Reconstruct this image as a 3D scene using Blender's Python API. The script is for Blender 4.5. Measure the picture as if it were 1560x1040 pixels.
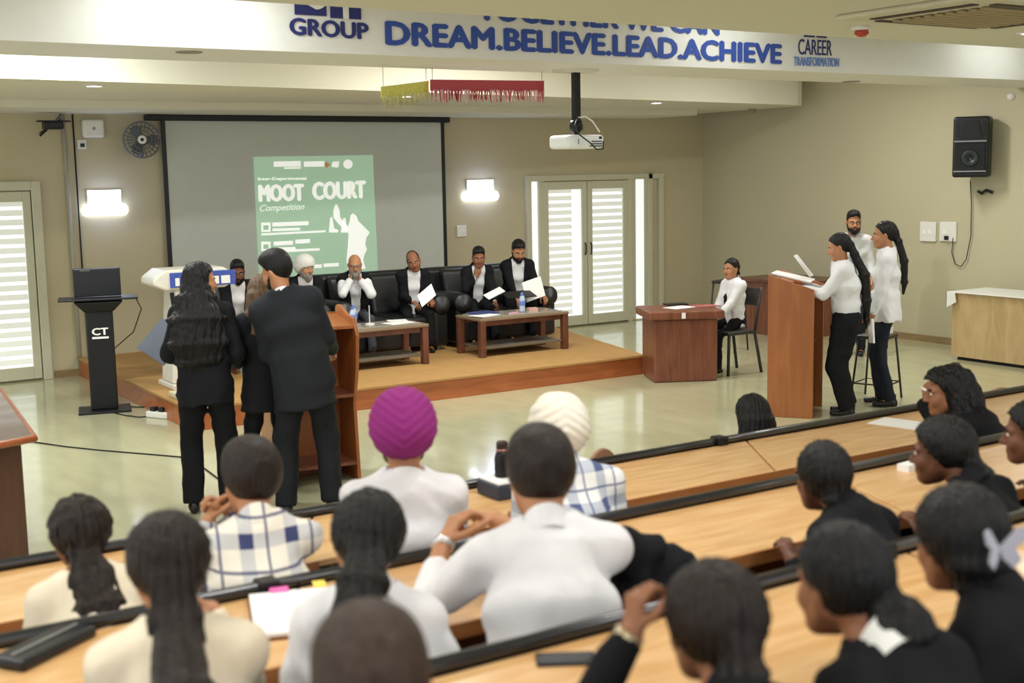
import bpy, math, random
import numpy as np
from mathutils import Vector, Matrix

for o in list(bpy.data.objects): bpy.data.objects.remove(o, do_unlink=True)
SC = bpy.context.scene
COL = SC.collection
random.seed(4); np.random.seed(4)
R_ = math.radians

# ------------------------------------------------------------------ camera
FPX = 1904.0; CAMH = 2.2
def cam_axes(yaw, pitch, roll):
    f = np.array([math.sin(yaw)*math.cos(pitch), math.cos(yaw)*math.cos(pitch), -math.sin(pitch)])
    r = np.array([math.cos(yaw), -math.sin(yaw), 0.0]); u = np.cross(r, f)
    return np.array([r*math.cos(roll)+u*math.sin(roll), -r*math.sin(roll)+u*math.cos(roll), f])
AX = cam_axes(R_(32.6), R_(7.7), R_(-1.04))
cd = bpy.data.cameras.new('camera'); cam = bpy.data.objects.new('camera', cd); COL.objects.link(cam)
cd.sensor_width = 36.0; cd.lens = FPX/1560*36; cd.clip_start = .05; cd.clip_end = 100
m = Matrix.Identity(4)
for i in range(3):
    m[i][0] = AX[0][i]; m[i][1] = AX[1][i]; m[i][2] = -AX[2][i]
m[2][3] = CAMH; cam.matrix_world = m
cd.dof.use_dof = True; cd.dof.focus_distance = 12.0; cd.dof.aperture_fstop = 2.3
SC.camera = cam
# ------------------------------------------------------------------ world, exposure
w = bpy.data.worlds.new('world'); SC.world = w; w.use_nodes = True
bg = w.node_tree.nodes['Background']; bg.inputs[0].default_value = (.93, .97, 1.0, 1); bg.inputs[1].default_value = 1.12
vs = SC.view_settings; vs.view_transform = 'Standard'; vs.look = 'None'; vs.exposure = 0.45; vs.gamma = 1.0
vs.use_curve_mapping = False
def area_light(name, loc, sx, sy, power, col=(1, .97, .93), rot=(0, 0, 0)):
    l = bpy.data.lights.new(name, 'AREA'); l.shape = 'RECTANGLE'; l.size = sx; l.size_y = sy; l.energy = power; l.color = col
    o = bpy.data.objects.new(name, l); COL.objects.link(o); o.location = loc; o.rotation_euler = rot
    return o

# pixel of the photograph (1560x1040) to a point of the place, on a known plane
def ray(x, y): return AX.T @ np.array([(x-780)/FPX, -(y-520)/FPX, 1.0])
def onZ(x, y, z=0.0):
    d = ray(x, y); p = d*(z-CAMH)/d[2]; p[2] += CAMH; return p
def onY(x, y, Y):
    d = ray(x, y); p = d*Y/d[1]; p[2] += CAMH; return p
def onX(x, y, X):
    d = ray(x, y); p = d*X/d[0]; p[2] += CAMH; return p

# ------------------------------------------------------------------ materials
def lin(c):
    if isinstance(c, str):
        c = [int(c[i:i+2], 16)/255 for i in (0, 2, 4)]
    return tuple((v/12.92 if v <= .04045 else ((v+.055)/1.055)**2.4) for v in c)
MATS = {}
def mat(name, col, rough=.6, spec=.4, metal=0.0, var=.08, scale=8.0, bump=0.0, bscale=60.0, stretch=(1, 1, 1), emit=None, estr=0.0, coat=0.0, trans=0.0, alpha=1.0, sheen=0.0, detail=4.0):
    if name in MATS: return MATS[name]
    M = bpy.data.materials.new(name); M.use_nodes = True
    nt = M.node_tree; N = nt.nodes; b = N['Principled BSDF']
    c = lin(col)
    tc = N.new('ShaderNodeTexCoord'); mp = N.new('ShaderNodeMapping'); mp.inputs['Scale'].default_value = stretch
    nt.links.new(tc.outputs['Object'], mp.inputs[0])
    nz = N.new('ShaderNodeTexNoise'); nz.inputs['Scale'].default_value = scale; nz.inputs['Detail'].default_value = detail
    nt.links.new(mp.outputs[0], nz.inputs['Vector'])
    mx = N.new('ShaderNodeMix'); mx.data_type = 'RGBA'
    lo = tuple(max(0, v*(1-var*2)) for v in c)+(1,); hi = tuple(min(1, v*(1+var*2)) for v in c)+(1,)
    mx.inputs[6].default_value = lo; mx.inputs[7].default_value = hi
    nt.links.new(nz.outputs['Fac'], mx.inputs[0]); nt.links.new(mx.outputs[2], b.inputs['Base Color'])
    b.inputs['Roughness'].default_value = rough; b.inputs['Metallic'].default_value = metal
    b.inputs['Specular IOR Level'].default_value = spec
    b.inputs['Coat Weight'].default_value = coat; b.inputs['Transmission Weight'].default_value = trans
    b.inputs['Alpha'].default_value = alpha; b.inputs['Sheen Weight'].default_value = sheen
    if emit is not None:
        b.inputs['Emission Color'].default_value = lin(emit)+(1,); b.inputs['Emission Strength'].default_value = estr
    if bump:
        n2 = N.new('ShaderNodeTexNoise'); n2.inputs['Scale'].default_value = bscale; n2.inputs['Detail'].default_value = 5
        nt.links.new(mp.outputs[0], n2.inputs['Vector'])
        bp = N.new('ShaderNodeBump'); bp.inputs['Strength'].default_value = bump; bp.inputs['Distance'].default_value = .02
        nt.links.new(n2.outputs['Fac'], bp.inputs['Height']); nt.links.new(bp.outputs[0], b.inputs['Normal'])
    MATS[name] = M
    return M
def wood(name, c1, c2, rough=.35, stretch=(1, 1, 12), scale=3.0, coat=.2, axis=None):
    if name in MATS: return MATS[name]
    M = bpy.data.materials.new(name); M.use_nodes = True
    nt = M.node_tree; N = nt.nodes; b = N['Principled BSDF']
    tc = N.new('ShaderNodeTexCoord'); mp = N.new('ShaderNodeMapping'); mp.inputs['Scale'].default_value = stretch
    nt.links.new(tc.outputs['Object'], mp.inputs[0])
    nz = N.new('ShaderNodeTexNoise'); nz.inputs['Scale'].default_value = scale; nz.inputs['Detail'].default_value = 6; nz.inputs['Distortion'].default_value = .6
    nt.links.new(mp.outputs[0], nz.inputs['Vector'])
    cr = N.new('ShaderNodeValToRGB'); cr.color_ramp.elements[0].position = .35; cr.color_ramp.elements[1].position = .68
    cr.color_ramp.elements[0].color = lin(c1)+(1,); cr.color_ramp.elements[1].color = lin(c2)+(1,)
    nt.links.new(nz.outputs['Fac'], cr.inputs[0]); nt.links.new(cr.outputs[0], b.inputs['Base Color'])
    b.inputs['Roughness'].default_value = rough; b.inputs['Coat Weight'].default_value = coat; b.inputs['Coat Roughness'].default_value = .25
    MATS[name] = M
    return M
def plaid(name, base, c1, c2, period=.13, rough=.85):
    """woven check: two sets of bands over a light ground, laid over x and z of the cloth"""
    if name in MATS: return MATS[name]
    M = bpy.data.materials.new(name); M.use_nodes = True
    nt = M.node_tree; N = nt.nodes; b = N['Principled BSDF']; L = nt.links.new
    tc = N.new('ShaderNodeTexCoord'); sp = N.new('ShaderNodeSeparateXYZ'); L(tc.outputs['Object'], sp.inputs[0])
    def math_(op, a, v2=None):
        n = N.new('ShaderNodeMath'); n.operation = op
        if isinstance(a, (int, float)): n.inputs[0].default_value = a
        else: L(a, n.inputs[0])
        if v2 is not None:
            if isinstance(v2, (int, float)): n.inputs[1].default_value = v2
            else: L(v2, n.inputs[1])
        return n.outputs[0]
    def bandset(src, off):
        fr = math_('FRACT', math_('DIVIDE', math_('ADD', src, 10+off), period))
        wide = math_('MULTIPLY', math_('GREATER_THAN', fr, .18), math_('LESS_THAN', fr, .48))
        thin = math_('MULTIPLY', math_('GREATER_THAN', fr, .74), math_('LESS_THAN', fr, .80))
        return wide, thin
    wx, tx = bandset(sp.outputs[0], .02); wz, tz = bandset(sp.outputs[2], .05)
    cross = math_('MULTIPLY', wx, wz); anyw = math_('MAXIMUM', wx, wz); thin = math_('MAXIMUM', tx, tz)
    def mix(f, a, c):
        n = N.new('ShaderNodeMix'); n.data_type = 'RGBA'; L(f, n.inputs[0])
        if isinstance(a, tuple): n.inputs[6].default_value = a
        else: L(a, n.inputs[6])
        n.inputs[7].default_value = c
        return n.outputs[2]
    o = mix(math_('MULTIPLY', anyw, .75), lin(base)+(1,), lin(c1)+(1,))
    o = mix(math_('MULTIPLY', cross, .95), o, lin(c2)+(1,)); o = mix(math_('MULTIPLY', thin, .8), o, lin(c2)+(1,))
    L(o, b.inputs['Base Color']); b.inputs['Roughness'].default_value = rough; b.inputs['Specular IOR Level'].default_value = .2
    MATS[name] = M
    return M

# ------------------------------------------------------------------ mesh helpers
def new_obj(name, me, parent=None, mats=None):
    o = bpy.data.objects.new(name, me); COL.objects.link(o)
    if parent is not None: o.parent = parent
    for mm in (mats if isinstance(mats, (list, tuple)) else [mats]):
        if mm is not None: me.materials.append(mm)
    return o
class MB:
    def __init__(s): s.v = []; s.f = []; s.mi = []
    def add(s, vs, fs, mi=0):
        n = len(s.v); s.v += [tuple(map(float, v)) for v in vs]; s.f += [tuple(i+n for i in f) for f in fs]; s.mi += [mi]*len(fs); return s
    def box(s, lo, hi, mi=0, rz=0.0, c=None):
        x0, y0, z0 = lo; x1, y1, z1 = hi
        v = [(x, y, z) for z in (z0, z1) for y in (y0, y1) for x in (x0, x1)]
        if rz:
            cx, cy = c if c else ((x0+x1)/2, (y0+y1)/2); a, b = math.cos(rz), math.sin(rz)
            v = [(cx+(x-cx)*a-(y-cy)*b, cy+(x-cx)*b+(y-cy)*a, z) for x, y, z in v]
        return s.add(v, [(0, 2, 3, 1), (4, 5, 7, 6), (0, 1, 5, 4), (2, 6, 7, 3), (0, 4, 6, 2), (1, 3, 7, 5)], mi)
    def prism(s, poly, vec, mi=0):
        """poly: list of 3D points (planar), extruded by vec"""
        n = len(poly); p = [np.array(q, float) for q in poly]; vv = np.array(vec, float)
        v = p+[q+vv for q in p]
        return s.add(v, [tuple(range(n))[::-1], tuple(range(n, 2*n))]+[(i, (i+1) % n, n+(i+1) % n, n+i) for i in range(n)], mi)
    def tube(s, pts, r, n=8, mi=0, cap=True):
        pts = [np.array(p, float) for p in pts]; rr = r if isinstance(r, (list, tuple)) else [r]*len(pts)
        t0 = pts[1]-pts[0]; up = np.array([0, 0, 1.]) if abs(t0[2]) < .9*np.linalg.norm(t0) else np.array([1., 0, 0])
        rings = []; a = np.cross(t0, up); a /= np.linalg.norm(a)
        for i, p in enumerate(pts):
            t = pts[min(i+1, len(pts)-1)]-pts[max(i-1, 0)]; t = t/(np.linalg.norm(t)+1e-9)
            a = a-t*np.dot(a, t); a /= (np.linalg.norm(a)+1e-9); b = np.cross(t, a)
            rings.append([p+rr[i]*(math.cos(2*math.pi*k/n)*a+math.sin(2*math.pi*k/n)*b) for k in range(n)])
        v = [q for rg in rings for q in rg]; f = []
        for i in range(len(pts)-1):
            for k in range(n): f.append((i*n+k, i*n+(k+1) % n, (i+1)*n+(k+1) % n, (i+1)*n+k))
        if cap: f += [tuple(range(n))[::-1], tuple(range((len(pts)-1)*n, len(pts)*n))]
        return s.add(v, f, mi)
    def lathe(s, prof, c=(0, 0, 0), n=20, mi=0, ax=2):
        v = []; f = []
        for r, z in prof:
            for k in range(n):
                a = 2*math.pi*k/n; p = [r*math.cos(a), r*math.sin(a), z]
                if ax == 1: p = [p[0], p[2], p[1]]
                if ax == 0: p = [p[2], p[0], p[1]]
                v.append((c[0]+p[0], c[1]+p[1], c[2]+p[2]))
        for i in range(len(prof)-1):
            for k in range(n): f.append((i*n+k, i*n+(k+1) % n, (i+1)*n+(k+1) % n, (i+1)*n+k))
        f += [tuple(range(n))[::-1], tuple(range((len(prof)-1)*n, len(prof)*n))]
        if ax == 1: f = [q[::-1] for q in f]
        return s.add(v, f, mi)
    def build(s, name, mats, parent=None, smooth=False, bevel=0.0, seg=2):
        me = bpy.data.meshes.new(name); me.from_pydata(s.v, [], s.f)
        o = new_obj(name, me, parent, mats)
        me.polygons.foreach_set('material_index', s.mi)
        me.polygons.foreach_set('use_smooth', [smooth]*len(s.f))
        me.update()
        if bevel:
            bm = o.modifiers.new('bevel', 'BEVEL'); bm.width = bevel; bm.segments = seg; bm.limit_method = 'ANGLE'; bm.angle_limit = R_(40)
        return o
def tag(o, label=None, cat=None, group=None, kind=None):
    if label: o['label'] = label
    if cat: o['category'] = cat
    if group: o['group'] = group
    if kind: o['kind'] = kind
    return o
def thing(name, label, cat, loc=(0, 0, 0), rz=0.0, group=None):
    o = bpy.data.objects.new(name, None); COL.objects.link(o); o.location = tuple(map(float, loc)); o.rotation_euler = (0, 0, rz); o.empty_display_size = .1
    return tag(o, label, cat, group)
def struct(o): o['kind'] = 'structure'; return o
def copy_tree(o, parent=None):
    c = o.copy(); COL.objects.link(c); c.parent = parent
    for ch in list(o.children): copy_tree(ch, c)
    return c
def text_obj(name, body, mtx, w_, h_, material, parent=None, bold=0.0, depth=.004, shear=0.0):
    """lettering as a mesh, fitted to a w_ x h_ box whose lower left corner is the origin of mtx"""
    cu = bpy.data.curves.new(name, 'FONT'); cu.body = body; cu.size = 1; cu.extrude = .02; cu.resolution_u = 3; cu.shear = shear
    t = bpy.data.objects.new('tmp', cu); COL.objects.link(t)
    dg = bpy.context.evaluated_depsgraph_get(); me = bpy.data.meshes.new_from_object(t.evaluated_get(dg))
    bpy.data.objects.remove(t, do_unlink=True); bpy.data.curves.remove(cu)
    n = len(me.vertices); co = np.empty(n*3); me.vertices.foreach_get('co', co); co = co.reshape(-1, 3)
    lo = co.min(0); hi = co.max(0); sc = np.array([w_, h_, depth])/np.maximum(hi-lo, 1e-6)
    co = (co-lo)*sc
    if bold:                                  # heavier strokes: the glyph repeated with small shifts
        b_ = bold*h_; shifts = [(0, 0), (b_, 0), (-b_, 0), (0, b_*.6), (0, -b_*.6)]
        polys = [tuple(p.vertices) for p in me.polygons]
        allv = np.concatenate([co*np.array([1-2*b_/w_, 1-1.2*b_/h_, 1])+np.array([b_+dx, b_*.6+dy, .0004*i]) for i, (dx, dy) in enumerate(shifts)])
        me = bpy.data.meshes.new(name); me.from_pydata(allv.tolist(), [], [tuple(v+i*n for v in p) for i in range(len(shifts)) for p in polys]); co = allv
    M = np.array(mtx); co = co @ M[:3, :3].T + M[:3, 3]
    me.vertices.foreach_set('co', co.ravel()); me.materials.clear(); me.update()
    me.name = name
    return new_obj(name, me, parent, material)
def wall_mtx(x, y, z, shear=0.0):            # writing on a wall that faces -Y; shear raises the right end (m per m)
    M = np.eye(4); M[:3, 0] = (1, 0, shear); M[:3, 1] = (0, 0, 1); M[:3, 2] = (0, -1, 0); M[:3, 3] = (x, y, z); return M
# ================================================================== the setting
YB = 14.5; XR = 12.75; ZS = .21
m_wall = mat('wall_paint', 'c0b697', rough=.75, spec=.25, var=.03, scale=1.2)
m_wall2 = mat('wall_paint_side', 'c0b99c', rough=.7, spec=.3, var=.03, scale=1.0)
m_ceil = mat('ceiling_paint', 'd9d6c4', rough=.8, spec=.2, var=.02, scale=.8)
m_white = mat('white_paint', 'e6e5de', rough=.55, var=.02)
m_floor = mat('floor_tile', 'bdbb98', rough=.16, spec=.5, var=.10, scale=2.2, stretch=(2.2, .7, 1), detail=8, coat=.25)
m_dark = mat('black_plastic', '15161a', rough=.4, var=.05)
m_rail = mat('black_rail', '17181b', rough=.28, spec=.6, var=.05, coat=.3)
m_leather = mat('black_leather', '121215', rough=.36, spec=.6, var=.06, bump=.15, bscale=90)
m_steel = mat('grey_metal', '8a8a86', rough=.35, metal=.8, var=.04)
m_blackmetal = mat('black_metal', '1b1b1d', rough=.4, metal=.4, var=.05)
m_desk = wood('desk_laminate', 'd3a166', 'e6bd86', rough=.28, stretch=(1.2, 9, 9), scale=2.5, coat=.35)
m_deskside = wood('desk_edge', 'b06f3c', 'c08450', rough=.4, stretch=(1, 8, 8))
m_lam = wood('orange_laminate', '9c5a2b', 'b06c38', rough=.38, stretch=(6, 6, .8), scale=2.0)
m_redwood = wood('red_brown_wood', '6b3c28', '86503a', rough=.4, stretch=(7, 7, .8), scale=2.5)
m_tablew = wood('table_wood', '5b3526', '7a4a36', rough=.4, stretch=(2, 6, 2))
m_stage = mat('stage_carpet', 'b38c58', rough=.75, spec=.15, var=.07, scale=5, bump=.2, bscale=200)
m_stageside = wood('stage_front_wood', 'a35a2e', 'b86a3a', rough=.45, stretch=(.8, 5, 5))
m_paper = mat('paper', 'f2f2f0', rough=.7, var=.02)
m_glow = mat('daylight_glass', 'f4f7f8', rough=.3, var=.01, emit='eef6f8', estr=.48)
m_slat = mat('blind_slat', 'ecece2', rough=.6, var=.03, emit='e8ece4', estr=.22)  # slight emission stands in for daylight coming through the slats
m_frame = mat('door_frame_paint', 'c9c6ae', rough=.5, var=.03)
m_ink = mat('banner_blue_ink', '3450a2', rough=.6, var=.04)
m_inkdark = mat('logo_navy_ink', '2b3070', rough=.6, var=.04)
m_inkpale = mat('pale_blue_ink', '6d8fd2', rough=.6, var=.04)

def sbox(name, lo, hi, m_, bevel=0.0): return struct(MB().box(lo, hi).build(name, m_, bevel=bevel))
sbox('floor', (-4, -3.0, -.1), (XR, YB, 0), m_floor)
sbox('wall_back', (-4, YB, -.1), (XR+.1, YB+.12, 3.7), m_wall)
sbox('wall_right', (XR, -3.0, -.1), (XR+.12, YB, 3.7), m_wall2)
sbox('ceiling', (-4, -3.0, 3.25), (XR, 7.36, 3.37), m_ceil)
struct(MB().box((-4, 7.30, 3.60), (XR, YB, 3.72)).box((-4, 7.30, 3.37), (XR, 7.36, 3.60)).build('ceiling_recess', m_ceil))
beam = sbox('ceiling_beam', (-4, 8.2, 3.05), (XR, 9.12, 3.60), m_white)
a0 = onZ(0, 119, 3.01); a1 = onZ(1215, 160, 3.01); dr = (a1-a0)/(a1[0]-a0[0])
plan = [a0-dr*5.0, a0]+[a0+(a1-a0)*t for t in (.5, 1)]
cx, cy = a1[0], a1[1]
for k in range(1, 6):
    t = k/5*math.pi/2; plan.append(np.array([cx+.28*math.sin(t), cy+.30*(1-math.cos(t))+.03, 3.01]))
plan += [np.array([cx+.28, YB, 3.01]), np.array([-4, YB, 3.01])]
struct(MB().prism([(p[0], p[1], 3.01) for p in plan], (0, 0, .59)).build('ceiling_bulkhead', m_ceil))
sbox('ceiling_cornice', (-4, 13.25, 2.93), (11.55, YB, 3.01), m_ceil)
struct(MB().box((XR-.015, 2, 0), (XR, YB, .085)).build('baseboard_right', wood('skirting_wood', '8a7350', 'a08a62', stretch=(8, 1, 8))))
struct(MB().box((8.95, YB-.012, 0), (9.5, YB, .08)).box((11.95, YB-.012, 0), (XR, YB, .08)).box((3.15, YB-.012, 0), (3.5, YB, .08)).build('baseboard_back', MATS['skirting_wood']))

# audience tiers
m_tier = mat('tier_floor', '7a7468', rough=.6, var=.06)
for k, y1 in enumerate((3.70, 2.55, 1.35)):
    sbox('floor_tier', (-1.5, -2.9, .12*k+.001), (9.5, y1, .12*(k+1)), m_tier)

# doors ------------------------------------------------------------
def door_leaf(root, x0, x1, z1, y, part=1.0, n=18):
    """framed leaf with glass lit by daylight and a slatted blind"""
    f = MB(); s = .085
    f.box((x0, y-.045, .02), (x0+s, y, z1)).box((x1-s, y-.045, .02), (x1, y, z1)).box((x0+s, y-.045, z1-.11), (x1-s, y, z1)).box((x0+s, y-.045, .02), (x1-s, y, .16))
    leaf = f.build('door_leaf', m_frame, root, bevel=.006)
    MB().box((x0+s, y-.012, .16), (x1-s, y-.006, z1-.11)).build('pane', m_glow, leaf)
    zz = np.linspace(.19, z1-.16, n); xw = x0+s+.005+(x1-x0-2*s-.01)*part
    p = (zz[1]-zz[0])
    first = None
    for z in zz:
        if first is None:
            first = MB().add([(x0+s+.005, -.034, 0), (xw, -.034, 0), (xw, -.02, p*.62), (x0+s+.005, -.02, p*.62), (x0+s+.005, -.030, 0), (xw, -.030, 0), (xw, -.016, p*.62), (x0+s+.005, -.016, p*.62)],
                             [(0, 1, 2, 3), (7, 6, 5, 4), (0, 4, 5, 1), (3, 2, 6, 7), (0, 3, 7, 4), (1, 5, 6, 2)]).build('slat', m_slat, leaf)
            o = first
        else:
            o = first.copy(); COL.objects.link(o)
        o.location = (0, y, z)
    return leaf
d2 = bpy.data.objects.new('door_2', None); COL.objects.link(d2); struct(d2)
f = MB()
f.box((9.52, YB-.06, 0), (9.60, YB, 2.15)).box((11.66, YB-.06, 0), (11.74, YB, 2.15)).box((11.86, YB-.06, 0), (11.95, YB, 2.15)).box((9.60, YB-.06, 2.07), (11.86, YB, 2.15)).box((9.72, YB-.06, 0), (9.80, YB, 2.07)).box((11.28, YB-.06, 0), (11.36, YB, 2.07))
f.build('door_frame', m_frame, d2, bevel=.006)
MB().box((9.60, YB-.02, .02), (9.72, YB-.012, 2.07)).build('pane', m_glow, d2)
MB().box((11.44, YB-.02, .02), (11.60, YB-.012, 2.07)).build('pane', m_glow, d2); MB().box((11.36, YB-.03, .02), (11.44, YB-.005, 2.07)).build('mullion', m_frame, d2); MB().box((11.60, YB-.03, .02), (11.66, YB-.005, 2.07)).build('mullion', m_frame, d2)
l1 = door_leaf(d2, 9.80, 10.545, 2.06, YB-.01, .70); l2 = door_leaf(d2, 10.555, 11.28, 2.06, YB-.01, 1.0)
for lf, x in ((l1, 10.50), (l2, 10.60)):
    MB().tube([(x, YB-.06, 1.02), (x, YB-.085, 1.05), (x, YB-.085, 1.16), (x, YB-.06, 1.19)], .009).build('door_handle', m_blackmetal, lf, smooth=True)
d1 = bpy.data.objects.new('door_1', None); COL.objects.link(d1); struct(d1)
f = MB(); f.box((3.02, YB-.07, 0), (3.12, YB, 2.2)).box((2.0, YB-.07, 2.1), (3.02, YB, 2.2)).box((1.95, YB-.07, 0), (2.05, YB, 2.1))
f.build('door_frame', m_frame, d1, bevel=.008)
door_leaf(d1, 2.06, 3.01, 2.09, YB-.01, 1.0, 18)

# stage -------------------------------------------------------------
sp = [(3.42, 10.58), (8.43, 10.55), (9.02, 12.9), (9.42, YB-.02), (3.42, YB-.02)]
st = struct(MB().prism([(x, y, .001) for x, y in sp], (0, 0, ZS-.021)).build('stage_platform', m_stageside))
st['label'] = 'low carpeted stage platform with an orange wooden front'
MB().prism([(x, y, ZS-.02) for x, y in [(3.40, 10.56), (8.45, 10.53), (9.04, 12.9), (9.44, YB-.02), (3.40, YB-.02)]], (0, 0, .02)).build('carpet', m_stage, st)

# lettering on the beam ----------------------------------------------
def fascia_text(name, body, pl, pr, hpx, material, bold=.02, Y=8.195, parent=beam, shear=0.0):
    """pl, pr: lower left and lower right pixel of the line of writing"""
    a = onY(pl[0], pl[1], Y); b = onY(pr[0], pr[1], Y); t = onY(pl[0], pl[1]-hpx, Y)
    return text_obj(name, body, wall_mtx(a[0], Y, a[2], (b[2]-a[2])/(b[0]-a[0])), b[0]-a[0], t[2]-a[2], material, parent, bold, shear=shear)
fascia_text('lettering', 'DREAM.BELIEVE.LEAD.ACHIEVE', (587, 69), (1191, 98), 38, m_ink, .075)
fascia_text('lettering', 'TOGETHER WE CAN', (727, 31), (1096, 55), 36, m_ink, .075)
fascia_text('lettering', 'GROUP', (441, 53), (562, 61), 27, m_inkdark, .065)
fascia_text('lettering', 'CAREER', (1216, 83), (1267, 85), 24, m_inkdark, .0)
fascia_text('lettering', 'TRANSFORMATION', (1209, 100), (1278, 102), 14, m_inkpale, .015)
for pa, pb_ in (((1225, 56), (1241, 57)), ((1244, 57), (1259, 58))):      # a line of print too small to read
    a = onY(*pa, 8.195); b = onY(*pb_, 8.195); MB().box((a[0], 8.191, a[2]), (b[0], 8.196, a[2]+.022)).build('print_line', m_inkdark, beam)
# emblem above GROUP: two navy blocks with the white letters C and T left out
ea = onY(449, 22, 8.195); eb = onY(550, 27, 8.195); ez = ea[2]; eh = .36
wE = eb[0]-ea[0]
eb1 = MB().box((ea[0], 8.19, ez), (ea[0]+wE*.47, 8.197, ez+eh)).build('emblem_block', m_inkdark, beam)
eb2 = MB().box((ea[0]+wE*.53, 8.19, ez-.01), (ea[0]+wE, 8.197, ez+eh-.01)).build('emblem_block', m_inkdark, beam)
text_obj('emblem_letter', 'C', wall_mtx(ea[0]+.05, 8.188, ez+.04), wE*.36, eh*.9, m_white, eb1, .03)
text_obj('emblem_letter', 'T', wall_mtx(ea[0]+wE*.59, 8.188, ez-.015), wE*.34, eh*.8, m_white, eb2, .03)

# ================================================================== lamps
def tube_lamp(loc, L, power, col=(1, .98, .95), label=''):
    t = thing('tube_light', label, 'light', loc)
    MB().box((-L/2, -.03, 0), (L/2, .03, .03)).build('housing', m_white, t)
    MB().tube([(-L/2+.03, 0, -.016), (L/2-.03, 0, -.016)], .014, 10).build('tube', mat('lamp_tube', 'ffffff', emit='ffffff', estr=6), t)
    l = bpy.data.lights.new('tube_glow', 'AREA'); l.shape = 'RECTANGLE'; l.size = L; l.size_y = .06; l.energy = power; l.color = col
    o = bpy.data.objects.new('glow', l); COL.objects.link(o); o.parent = t; o.location = (0, 0, -.04)
    return t
tube_lamp((2.75, 7.78, 3.56), .9, 10, (.92, .97, 1), 'tube light in the ceiling recess over the navy emblem')
tube_lamp((7.3, 7.78, 3.56), .9, 3, (.92, .97, 1), 'tube light in the ceiling recess over the blue lettering')
tube_lamp((11.0, 7.78, 3.56), .9, 3, (.92, .97, 1), 'tube light in the ceiling recess beside the right wall')
tube_lamp((2.1, 9.9, 3.55), 1.2, 70, (.95, 1, 1), 'tube light behind the lettered beam by the left door')
tube_lamp((6.5, 9.9, 3.55), 1.2, 70, (1, .99, .95), 'tube light behind the lettered beam over the lecterns')
tube_lamp((10.5, 9.9, 3.55), 1.2, 45, (1, .99, .95), 'tube light behind the lettered beam by the loudspeaker')
def fill_panel(x, y, power, label):  # unseen glowing panels, added as fill light for the audience
    t = thing('fill_panel_light', label, 'light', (x, y, 3.25), 0, 'added fill panels over the audience')
    MB().box((-.32, -.32, -.012), (.32, .32, 0)).build('frame', m_white, t)
    MB().box((-.29, -.29, -.016), (.29, .29, -.0125)).build('diffuser', mat('fill_diffuser', 'ffffff', emit='ffffff', estr=5), t)
    l = bpy.data.lights.new('fill_glow', 'AREA'); l.shape = 'SQUARE'; l.size = .58; l.energy = power; l.color = (1, .985, .96)
    o = bpy.data.objects.new('glow', l); COL.objects.link(o); o.parent = t; o.location = (0, 0, -.03)
for x in (.2, 3.2, 9.4):
    for y in (.6, 3.4, 6.2):
        fill_panel(x, y, 22, 'square white fill light panel added over the audience')
def downlight(p, power, label):
    t = thing('downlight', label, 'light', p, 0, 'round downlights along the bulkhead')
    MB().lathe([(.085, 0), (.085, -.008), (.066, -.012), (.066, -.004)], n=24).build('trim_ring', m_white, t, smooth=True)
    MB().lathe([(.064, -.002), (.064, -.009)], n=24).build('lens', mat('downlight_lens', 'ffffff', emit='ffffff', estr=9), t)
    l = bpy.data.lights.new('downlight_glow', 'SPOT'); l.energy = power; l.spot_size = R_(130); l.spot_blend = .8; l.shadow_soft_size = .06
    o = bpy.data.objects.new('glow', l); COL.objects.link(o); o.parent = t; o.location = (0, 0, -.03)
for px, py, nm in ((143, 130, 'round recessed downlight over the left door side'), (620, 146, 'round recessed downlight behind the yellow tinsel'), (1000, 156, 'round recessed downlight right of the projector')):
    p = onZ(px, py, 3.01); downlight((p[0], min(p[1], 13.1), 3.01), 16, nm)

# ================================================================== projection screen and slide
scr = thing('projection_screen', 'large grey projection screen on the back wall behind the judges', 'screen', (6.36, YB, 0))
m_scr = mat('screen_fabric', 'c9cdc6', rough=.8, var=.02)
MB().box((-1.83, -.075, .55), (1.83, -.07, 2.86)).build('fabric', m_scr, scr)
for sx_ in (-1, 1): MB().box((sx_*1.845-.025, -.08, .55), (sx_*1.845+.025, -.065, 2.87)).build('border', m_dark, scr)
MB().box((-2.05, -.14, 2.86), (1.93, -.02, 2.93)).build('roller_housing', m_dark, scr, bevel=.01)
m_slide = mat('slide_green', 'a8c8ac', rough=.8, var=.03, scale=1.5, emit='aecfb4', estr=.26)
m_slidew = mat('slide_white', 'f2f6ea', rough=.8, var=.01, emit='ffffff', estr=.35)
YS = YB-.082
sl = thing('projected_slide', 'green event slide with white lettering projected on the screen', 'projection', (6.4, YS, 1.7))
def toL(px, py, off=0.0):
    p = onY(px, py, YS-off); return p[0]-6.4, p[2]-1.7
x0, z0 = toL(386, 239); x1, z1 = toL(568, 236)
MB().add([(x0, 0, -.82), (x1+.02, 0, -.82), (x1, 0, z1), (x0, 0, z0), (x0, .004, -.82), (x1+.02, .004, -.82), (x1, .004, z1), (x0, .004, z0)], [(0, 1, 2, 3), (7, 6, 5, 4), (0, 4, 5, 1), (2, 6, 7, 3), (0, 3, 7, 4), (1, 5, 6, 2)]).build('slide_ground', m_slide, sl)
def slide_text(body, pl, pr, hpx, bold=.02, shear=0.0, m_=m_slidew):
    a = toL(*pl); b = toL(*pr); t = toL(pl[0], pl[1]-hpx)
    text_obj('slide_lettering', body, wall_mtx(a[0], -.002, a[1], (b[1]-a[1])/(b[0]-a[0])), b[0]-a[0], t[1]-a[1], m_, sl, bold, .002, shear)
slide_text('MOOT', (394, 308), (464, 306), 27, .07); slide_text('COURT', (476, 305), (558, 302), 28, .07)
slide_text('Inter-Departmental', (393, 276), (467, 275), 6, .03); slide_text('Competition', (396, 325), (464, 322), 13, .0, .4)
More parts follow.
